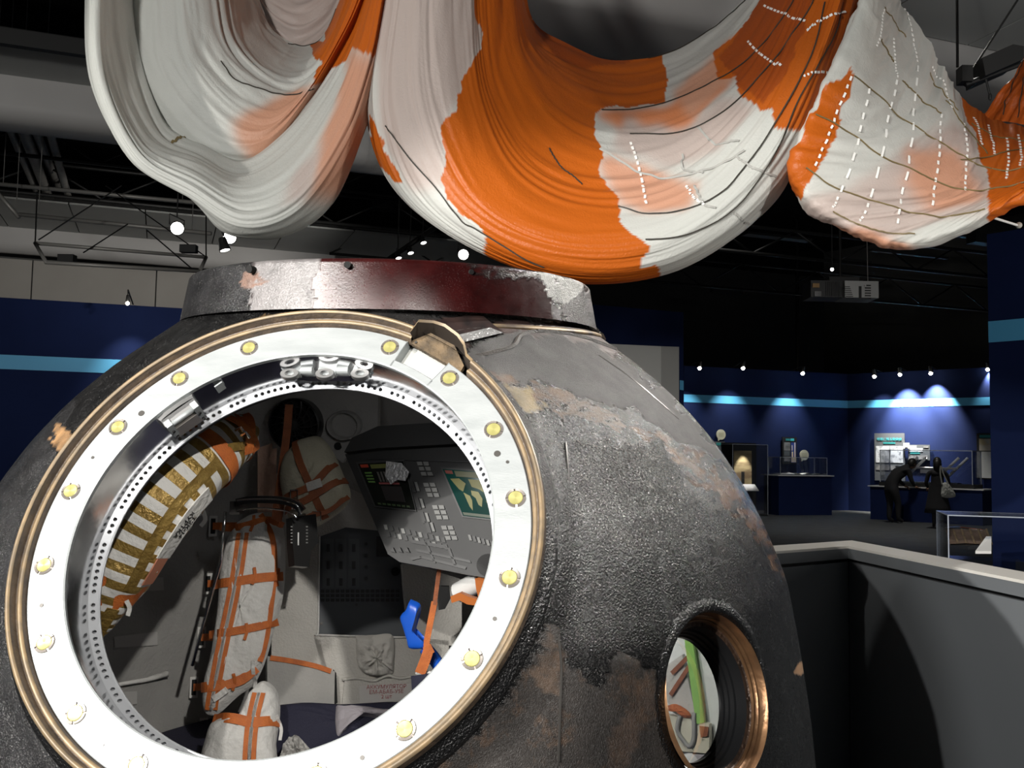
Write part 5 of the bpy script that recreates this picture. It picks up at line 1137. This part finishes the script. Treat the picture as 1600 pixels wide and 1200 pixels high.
# tall case with a strata specimen
exA, nA_ = frame_of(nA); 
c = wpt(1163, 26.6, 0); t = thing('display_case', 'tall glass display case with a tan layered specimen', 'display case', tuple(c))
R = np.stack([exA, nA_, Zv], 1)
MB().box(c+Zv*.02, (1.1, .6, .04), R).build('plinth', m_black, t); MB().box(c-nA_*.29+Zv*1.0, (1.1, .03, 2.0), R).build('back_board', m_black, t)
glass_box(t, c, exA, nA_, 1.1, .6, .04, 1.95)
ss = thing('strata_specimen', 'tan and brown layered specimen board inside tall glass case', 'specimen', tuple(c+Zv*.85))
MB().box(c+Zv*1.28-nA_*.1, (.56, .05, 1.0), R).build('board', mat('strata', (.50, .40, .20), .8, col2=(.18, .12, .06), nscale=2.2, stretch=(.6, .6, 2.4), bump=.5, bscale=12), ss)
MB().box(c+Zv*.62-nA_*.12, (.1, .1, 1.16), R).build('stand', m_black, ss)
MB().prism([c+exA*-.3+nA_*.25+Zv*.68, c+exA*.3+nA_*.25+Zv*.68, c+exA*.3+nA_*.05+Zv*.84, c-exA*.3+nA_*.05+Zv*.84], Zv*.02).build('caption_plate', m_white, t)
case_light('case_light', c+Zv*1.93+nA_*.25, c+Zv*1.1-nA_*.1, 60)
# low table case with white relief
c = wpt(1246, 27.6, 0); t = thing('table_case', 'low navy table with a long clear glass cover and white relief', 'display case', tuple(c))
MB().box(c+Zv*.55, (1.75, .75, 1.1), R).build('table_base', m_blue, t); MB().box(c+Zv*1.11, (1.85, .85, .03), R).build('table_top', m_tabletop, t)
glass_box(t, c, exA, nA_, 1.55, .6, 1.125, 1.62)
mdl = thing('relief_model', 'flat white terrain relief lying in the low table case', 'model', tuple(c+Zv*1.125))
vn = VN(77); gx, gy = np.meshgrid(np.linspace(-.7, .7, 40), np.linspace(-.26, .26, 16), indexing='ij'); hz = 1.13+.06*vn(gx*6+9, gy*6+5)*np.clip(1-(gx/.72)**4, 0, 1)
MB().grid(c+gx[..., None]*exA+gy[..., None]*nA_+hz[..., None]*Zv).build('terrain', mat('white_relief', (.8, .8, .76), .8), mdl, smooth=True)
case_light('case_light', c+Zv*1.6+exA*.5, c+Zv*1.1, 26)
# posters and round captions on the far walls
def poster(label, x0, y0, x1, y1, Yw, n, draw, M=m_black, cat='poster', th=.03):
    ex, nn = frame_of(n); c = at((x0+x1)/2, (y0+y1)/2, Yw); w_, h_ = (x1-x0)*Yw/F/abs(ex[0]), (y1-y0)*Yw/F
    t = thing('poster', label, cat, tuple(c-Zv*h_/2), 'posters on the far navy wall'); R = np.stack([ex, nn, Zv], 1)
    MB().box(c, (w_, th, h_), R).build('board', M, t)
    def blk(u0, v0, u1, v1, Mx, name='print'): MB().box(c+ex*((u0+u1)/2-.5)*w_+Zv*(.5-(v0+v1)/2)*h_+nn*(th/2+.004), ((u1-u0)*w_, .006, (v1-v0)*h_), R).build(name, Mx, t)
    draw(blk, t, c, ex, nn, w_, h_); return t
m_cyan = mat('cyan_print', (.06, .55, .60), .5); m_teal = mat('teal_print', (.03, .25, .25), .5); m_pgrey = mat('grey_print', (.28, .28, .28), .6, col2=(.12, .12, .12), nscale=7)
m_text = mat('printed_text_sheet', (.62, .65, .68), .6, col2=(.28, .3, .33), nscale=9, detail=6, contrast=(.5, .62)); m_slate = mat('slate_print', (.10, .11, .12), .6)
m_flame = mat('white_flame_print', (.75, .72, .85), .5, col2=(.85, .7, .5), nscale=2); m_bluepr = mat('deep_blue_print', (.03, .06, .3), .5)
def wall_Y(px, A_, B_):   # depth of a far wall at a pixel column
    d = ray(px, 700); n_ = np.array([(np.array(B_)-A_)[1], -(np.array(B_)-A_)[0]]); k = (np.array(A_)@n_)/(d[:2]@n_); return d[1]*k
YA = lambda px: wall_Y(px, A, B)-.06
YB = lambda px: wall_Y(px, B, xy(1720, 25.4))-.06
A, B = np.array(xy(1068, 28.4)), np.array(xy(1325, 30.2))
YB = lambda px: wall_Y(px, B, np.array(xy(1720, 25.4)))-.06
def d1(blk, t, c, ex, nn, w_, h_):
    blk(.1, .2, .52, .5, m_pgrey); blk(.1, .52, .5, .7, m_slate); blk(.1, .72, .55, .9, m_pgrey); blk(.58, .2, .92, .95, m_bluepr)
    blk(.22, .06, .52, .14, m_teal); blk(.56, .05, .8, .14, m_cyan)
    for u0, v0, u1, v1 in ((.62, .3, .68, .5), (.62, .54, .72, .9), (.8, .2, .88, .9), (.6, .75, .92, .93)): MB().box(c+ex*((u0+u1)/2-.5)*w_+Zv*(.5-(v0+v1)/2)*h_+nn*.026, ((u1-u0)*w_, .006, (v1-v0)*h_), np.stack([ex, nn, Zv], 1)).build('print', m_flame, t)
poster('dark poster with a white rocket trail above the low table case', 1221, 683, 1246, 725, YA(1233), nA, d1)
def d2(blk, t, c, ex, nn, w_, h_):
    blk(.05, .27, .95, .62, m_text); blk(.05, .68, .95, .78, m_pgrey); blk(.3, .19, .7, .225, m_teal)
    text_mesh('heading', '地球に残る衝突痕', c+Zv*(.5-.13)*h_+nn*.025, -ex if (-ex)[0] > 0 else ex, Zv, w_*.105, m_cyan, t, depth=.002)
poster('tall dark poster with cyan heading and pale printed sheet', 1373, 677, 1407, 751, YB(1390), nB, d2, m_slate)
poster('small dark panel of grey prints above the long glass case', 1424, 695, 1448, 719, YB(1436), nB, lambda b, t, *a: (b(.02, .05, .4, .45, m_text), b(.4, .22, .68, .45, m_text), b(.1, .5, .55, .6, m_teal), b(.04, .68, .9, .95, m_pgrey), b(.72, .1, .95, .2, m_pgrey)), m_slate, cat='panel')
poster('tiny white caption card beside the small grey panel', 1413, 692, 1419.5, 701, YB(1420), nB, lambda b, t, *a: b(.25, .2, .75, .8, m_text), m_white, cat='card')
poster('dark and white tall poster half hidden by the near navy wall', 1533, 677, 1560, 749, YB(1546), nB, lambda b, t, *a: (b(.12, .04, .6, .1, m_teal), b(.1, .12, .7, .26, mat('sky_print', (.35, .42, .5), .5, col2=(.6, .5, .3), nscale=3)), b(.1, .26, .7, .38, mat('sand_print', (.6, .56, .48), .6)), b(.0, .40, .95, .97, mat('snow_print', (.7, .72, .72), .6, col2=(.35, .33, .33), nscale=5, contrast=(.55, .75)))))
def bubble(label, x, y, r, Yw, n):
    ex, nn = frame_of(n); c = at(x, y, Yw); rr = r*Yw/F; t = thing('round_sign', label, 'sign', tuple(c-Zv*rr), 'cream speech bubble signs')
    P = [c+rr*(math.cos(a)*ex+math.sin(a)*Zv) for a in np.linspace(0, 2*math.pi, 33)[:-1]]
    MB().prism(P, nn*.03).build('disc', mat('cream_sign', (.66, .66, .52), .6), t)
    s_ = 1 if ex[0] < 0 else -1
    MB().prism([c+ex*s_*rr*.75-Zv*rr*.6, c+ex*s_*rr*.2-Zv*rr*.9, c+ex*s_*rr*.6-Zv*rr*1.25], nn*.03).build('pointer', mat('cream_sign'), t)
    for k in (-.3, 0, .3): MB().box(c+Zv*rr*k+nn*.032, (rr*1.1, .004, rr*.12), np.stack([ex, nn, Zv], 1)).build('print', mat('sign_print', (.5, .47, .3), .6), t)
bubble('round cream speech bubble sign close to the capsule edge', 1126, 679, 8, YA(1126), nA); bubble('round cream speech bubble sign beside the rocket poster', 1256, 711, 8, YA(1256), nA)
poster('narrow dark panel below the round sign, beside the capsule edge', 1112, 690, 1133, 730, YA(1122), nA, lambda b, t, *a: (b(.3, .05, .8, .15, m_teal), b(.75, .3, .95, .9, m_flame)), m_slate, cat='panel')

# long glass case on a navy counter, with white tubes
exB, nB_ = frame_of(nB); Rb_ = np.stack([exB, nB_, Zv], 1); c = wpt(1452, 25.3, 0)
t = thing('long_display_case', 'long clear glass case on a navy counter behind the visitors', 'display case', tuple(c))
Lc = 2.35
MB().box(c+Zv*.44, (Lc+.5, .8, .88), Rb_).build('counter', m_blue, t); MB().box(c+Zv*.89, (Lc+.6, .9, .03), Rb_).build('counter_top', m_tabletop, t); MB().box(c+Zv*.955, (Lc+.06, .7, .10), Rb_).build('case_base', m_black, t)
glass_box(t, c, exB, nB_, Lc, .66, 1.0, 1.86, .014)
s_ = -1 if exB[0] < 0 else 1
for k, (u, lab) in enumerate(((-.62, 'white tube leaning in the long case, first from left'), (-.40, 'white tube leaning in the long case, second from left'), (.42, 'white tube leaning in the long case, third from left'), (.64, 'white tube leaning in the long case, rightmost'))):
    p0 = c+exB*s_*(u-.18)+Zv*1.18; p1 = c+exB*s_*(u+.32)+Zv*1.68
    tag(MB().cyl(p0, p1, .035, 10).build('white_tube', m_white, smooth=True, sharp=40), lab, 'tube', 'white tubes in the long case')
tag(MB().tube([c-exB*s_*.85+nB_*.1+Zv*1.42, c+nB_*.1+Zv*1.40, c+exB*s_*.75+nB_*.1+Zv*1.40], .028, 10).build('white_rod', m_white, smooth=True), 'level white rod crossing the leaning tubes in the long case', 'rod')
tag(MB().box(c+exB*s_*-.05+nB_*.1+Zv*1.315, (.3, .02, .10), Rb_).build('caption_card', m_white), 'small white card hanging below the level rod', 'card')
MB().box(c-exB*s_*.05+Zv*1.02, (1.6, .3, .03), Rb_).build('case_floor', m_slate, t)
case_light('case_light', c+Zv*1.84, c+Zv*1.1, 45)

# near glass case behind the barrier with a brown fragment
c = np.array([*xy(1535, 7.6), 0]); exN = nrm(np.array([.96, -.28, 0])); nN = np.array([exN[1], -exN[0], 0]); Rn = np.stack([exN, nN, Zv], 1)
t = thing('near_display_case', 'clear glass case just behind the barrier beside the navy wall', 'display case', tuple(c))
zt = 1.6+(720-802)*7.6/F
MB().box(c+exN*.1+Zv*.3, (.9, .7, .6), Rn).build('plinth', m_slate, t); glass_box(t, c+exN*.1, exN, nN, .8, .6, .6, zt, .008)
fr_ = thing('panel_fragment', 'brown ribbed panel fragment lying in the near glass case', 'fragment', tuple(c+Zv*.85))
m_frag = mat('brown_fragment', (.16, .11, .08), .5, .2, col2=(.10, .07, .05), nscale=20, bump=.4, bscale=60)
FP = Plane((1475, 830, 7.5), (1545, 835, 7.4), (1500, 855, 7.3))
for k in range(5):
    x = 1477+k*13; MB().prism([FP.pt(x, 827), FP.pt(x+11.5, 827), FP.pt(x+20, 850), FP.pt(x+8, 850)], -FP.n*.012).build('rib_panel', m_frag, fr_)
    MB().cyl(FP.pt(x+12.3, 827), FP.pt(x+20.6, 850), .008, 8).build('rib', m_gold, fr_)
MB().tube([FP.pt(1476, 826), FP.pt(1500, 824), FP.pt(1535, 828)], .008, 6).build('edge_foil', m_chrome, fr_); MB().tube([FP.pt(1485, 851), FP.pt(1510, 850), FP.pt(1530, 851)], .007, 6).build('edge_foil', m_chrome, fr_)
MB().box(c+Zv*.72, (.5, .3, .24), Rn).build('support', m_acry, fr_)
tag(MB().prism([at(1524, 861, 7.2), at(1549, 861, 7.15), at(1549, 838, 7.35), at(1541, 838, 7.35)], Zv*-.02).build('caption_plate', m_white), 'sloping white caption plate in the near glass case', 'caption')
case_light('case_light', c+Zv*(zt-.02), c+Zv*.7, 16)

# ---- hanging projector and black gear
Yp = 11.5; pr = thing('projector', 'hanging black and silver projector under the dark trusses', 'projector', tuple(at(1315, 470, Yp)))
pc = at(1286, 455, Yp); MB().box(pc, (.40, .34, .20)).build('left_housing', m_blackgloss, pr); MB().box(at(1275, 446, Yp-.19), (.08, .01, .05)).build('label_plate', mat('amber_label', (.35, .2, .06), .5), pr); MB().box(at(1278, 459, Yp-.19), (.08, .01, .06)).build('label_plate', m_pgrey, pr)
m_sil = mat('silver_housing', (.34, .34, .33), .4, .5)
rc_ = at(1338, 456, Yp-.05); MB().box(rc_, (.40, .36, .20)).build('right_housing', m_sil, pr)
for k in range(7): MB().box(at(1322+k*1.0, 448+k*3, Yp-.235), (.09, .006, .008)).build('vent_slat', m_black, pr)
for k in range(6): MB().box(at(1356, 446+k*4, Yp-.235), (.07, .006, .014)).build('vent_slat', m_black, pr)
MB().box(at(1344, 457, Yp-.235), (.03, .01, .15)).build('dark_strip', m_black, pr)
for k in range(8): MB().box(pc+np.array([-.02+k*.022, -.175, 0]), (.006, .01, .17)).build('fin', m_steel, pr)
MB().box(at(1315, 438, Yp), (.36, .2, .05)).build('mount_plate', m_black, pr)
MB().cyl(at(1313, 436, Yp), np.array([*at(1313, 436, Yp)[:2], 9.6]), .018, 8).build('mount_pole', m_steel, pr); MB().cyl(at(1356, 444, Yp), np.array([*at(1348, 380, Yp)[:2], 9.6]), .005, 6).build('safety_wire', m_rail, pr)
MB().sphere(at(1352, 446, Yp-.24), .012, 8, 6).build('led', m_white, pr)
sk = thing('hanging_speaker', 'black boxy gear hung on wires at the upper right edge', 'speaker', tuple(at(1560, 120, 7.0)))
MB().prism([at(1535, 90, 6.8), at(1583, 69, 6.8), at(1600, 72, 6.8), at(1600, 92, 6.8), at(1540, 118, 6.8)], (0, .3, 0)).build('housing', m_black, sk)
MB().cyl(at(1508, 132, 6.9), at(1595, 100, 6.9), .02, 8).build('bar', m_black, sk); MB().box(at(1507, 118, 6.9), (.08, .1, .12)).build('clamp', m_black, sk)
for a, b, r in (((1496, 105), (1495, -60), .010), ((1520, 108), (1590, 0), .008), ((1540, 122), (1547, 150), .008)):
    MB().cyl(at(*a, 6.9), at(*b, 6.9), r, 6).build('cable', m_black, sk)
MB().cyl(at(1495, -60, 6.9), np.array([*at(1495, -60, 6.9)[:2], 9.6]), .01, 6).build('cable', m_black, sk); MB().sphere(at(1547, 151, 6.9), (.014, .014, .03), 8, 6).build('plug', m_black, sk)
tr_ = thing('pole_stand', 'tall dark pole rising in front of the far dark wall', 'pole', tuple(wpt(1247, 29, 0)))
MB().cyl(wpt(1247, 31.5, 0), wpt(1247, 31.5, 9.5), .06, 8).build('pole', m_steel, tr_)

# ---- visitors
def skin_body(name, nodes, edges, M, parent, sub=2):
    me = bpy.data.meshes.new(name); me.from_pydata([tuple(n[0]) for n in nodes], edges, []); o = link(name, me, parent); me.materials.append(M)
    md_ = o.modifiers.new('skin', 'SKIN'); md_.use_smooth_shade = True
    for i, n in enumerate(nodes):
        r = n[1]; me.skin_vertices[0].data[i].radius = (r, r) if np.isscalar(r) else r
    me.skin_vertices[0].data[0].use_root = True
    s_ = o.modifiers.new('sub', 'SUBSURF'); s_.levels = sub; s_.render_levels = sub
    dg = bpy.context.evaluated_depsgraph_get(); m2 = bpy.data.meshes.new_from_object(o.evaluated_get(dg)); o.modifiers.clear(); o.data = m2
    return o
m_cloth = mat('black_clothing', (.012, .012, .014), .85); m_skin = mat('skin', (.32, .19, .13), .6); m_hair = mat('black_hair', (.008, .007, .006), .5)
def head(parent, c, look, r=.10, hair=1.):
    look = nrm(look); sx = nrm(np.cross(look, Zv)); uz = np.cross(sx, look); R = np.stack([sx, look, uz], 1)
    h = MB().sphere(c, (r*.78, r*.95, r*1.15), 20, 14, R=R); h.sphere(c+look*r*.95-uz*r*.1, (r*.14, r*.2, r*.2), 8, 6, R=R)
    for s_ in (-1, 1): h.sphere(c+sx*s_*r*.78, (r*.1, r*.18, r*.25), 8, 6, R=R)
    ho = h.build('head', m_skin, parent, smooth=True)
    MB().sphere(c-look*r*.16+uz*r*.16, (r*.9, r*1.0, r*1.18), 18, 12, R=R).build('hair', m_hair, parent, smooth=True)
    for s_ in (-1, 1): MB().sphere(c+look*r*.86+sx*s_*r*.3+uz*r*.1, r*.1, 8, 6).build('eye', m_black, parent)
    MB().box(c+look*r*.9-uz*r*.42, (r*.4, r*.05, r*.06), R).build('mouth', mat('lips', (.3, .12, .1), .6), parent)
def hand(parent, w, d, side, r=.02):
    d = nrm(d); s_ = nrm(np.cross(d, Zv))*side; u_ = np.cross(s_, d); N_ = [(w, .028), (w+d*.07, .034)]; E_ = [(0, 1)]
    for k, (o_, L) in enumerate(((-.03, .06), (-.01, .075), (.01, .07), (.028, .055))):
        a = w+d*.09+s_*o_; N_ += [(a, .011), (a+d*L*.6-u_*.01, .009), (a+d*L-u_*.03, .007)]; i = len(N_)-3; E_ += [(1, i), (i, i+1), (i+1, i+2)]
    a = w+d*.03-s_*.04; N_ += [(a, .012), (a+d*.04-s_*.015, .009)]; E_ += [(0, len(N_)-2), (len(N_)-2, len(N_)-1)]
    return skin_body('hand', N_, E_, m_skin, parent, 1)
# man bending over the case, facing right
f0 = wpt(1393, 24.6, 0); X = nrm(np.array([1., .25, 0])); Yv = np.cross(Zv, X)
man = thing('person', 'visitor in dark clothes bending down over the long glass case', 'person', tuple(f0), 'visitors at the far cases')
g = lambda a, b, z: f0+X*a+Yv*b+Zv*z
nodes = [(g(-.05, 0, .92), (.16, .15)), (g(.02, 0, 1.08), (.16, .15)), (g(.16, 0, 1.24), (.19, .16)), (g(.32, 0, 1.36), (.19, .15)), (g(.43, 0, 1.43), (.07, .07)), (g(.5, 0, 1.47), (.06, .06)),
         (g(-.04, .1, .88), .13), (g(.02, .11, .5), .085), (g(-.02, .11, .1), .06), (g(.12, .11, .04), .045), (g(-.04, -.1, .88), .13), (g(.10, -.11, .5), .085), (g(.10, -.11, .1), .06), (g(.24, -.11, .04), .045),
         (g(.33, .22, 1.33), .075), (g(.40, .25, 1.06), .052), (g(.52, .2, .94), .036), (g(.33, -.22, 1.33), .075), (g(.40, -.25, 1.06), .052), (g(.52, -.2, .94), .036)]
edges = [(0, 1), (1, 2), (2, 3), (3, 4), (4, 5), (0, 6), (6, 7), (7, 8), (8, 9), (0, 10), (10, 11), (11, 12), (12, 13), (3, 14), (14, 15), (15, 16), (3, 17), (17, 18), (18, 19)]
skin_body('clothed_body', nodes, edges, m_cloth, man); head(man, g(.60, 0, 1.5), X-Zv*.5, .115)
for q in (.2, -.2): hand(man, g(.53, q, .93), X-Zv*.4, 1 if q > 0 else -1)
# woman standing, seen from behind, bag on her shoulder
f1 = wpt(1464, 22.9, 0); X = nrm(np.array([.35, .94, 0])); Yv = np.cross(Zv, X)
wo = thing('person', 'visitor in a dark dress standing with a pale tote bag', 'person', tuple(f1), 'visitors at the far cases')
g = lambda a, b, z: f1+X*a+Yv*b+Zv*z
nodes = [(g(0, 0, .92), (.17, .14)), (g(0, 0, 1.1), (.14, .12)), (g(0, 0, 1.27), (.18, .12)), (g(0, 0, 1.33), (.15, .1)), (g(.01, 0, 1.41), (.05, .05)), (g(.01, 0, 1.45), (.05, .05)),
         (g(0, .08, .85), .12), (g(0, .08, .45), .06), (g(0, .09, .1), .04), (g(.1, .09, .035), .035), (g(0, -.08, .85), .12), (g(.04, -.08, .45), .06), (g(.06, -.09, .1), .04), (g(.16, -.09, .035), .035),
         (g(0, .19, 1.3), .06), (g(.02, .25, 1.05), .045), (g(.16, .2, .95), .03), (g(0, -.19, 1.3), .06), (g(.02, -.25, 1.05), .045), (g(.12, -.22, .95), .03)]
skin_body('clothed_body', nodes, edges, m_cloth, wo)
sk_ = [(.19, 1.0), (.2, .9), (.23, .7), (.27, .5), (.30, .36), (.28, .36), (.25, .5)]
MB().lathe(sk_, f1, Zv, X*.85, Yv, 28).build('skirt', m_cloth, wo, smooth=True); head(wo, g(.02, 0, 1.55), X, .105)
MB().sphere(g(-.06, 0, 1.49), (.10, .09, .15), 14, 10).build('long_hair', m_hair, wo, smooth=True)
for q in (1, -1): hand(wo, g(.15 if q > 0 else .11, .2 if q > 0 else -.22, .94), X-Zv*.3, q)
tb = thing('tote_bag', 'pale cloth tote bag hanging at the standing visitor side', 'bag', tuple(g(-.02, -.33, .66)))
tp = Plane((1463, 752, 22.74), (1495, 752, 22.72), (1480, 778, 22.72))
Pillow([(1472, 755), (1480, 753), (1484, 758), (1493, 772), (1490, 777), (1476, 778), (1470, 775), (1471, 764)], tp, .06, seed=44, rough=.01).mesh().build('bag_body', mat('pale_tote', (.42, .43, .40), .8), tb, smooth=True)
MB().strap([tp.pt(x, y, .03) for x, y in crom([(1472, 757), (1469, 740), (1470, 728), (1474, 740), (1481, 755)], 20)], tp.n, .03, .006).build('handle', mat('pale_tote'), tb)
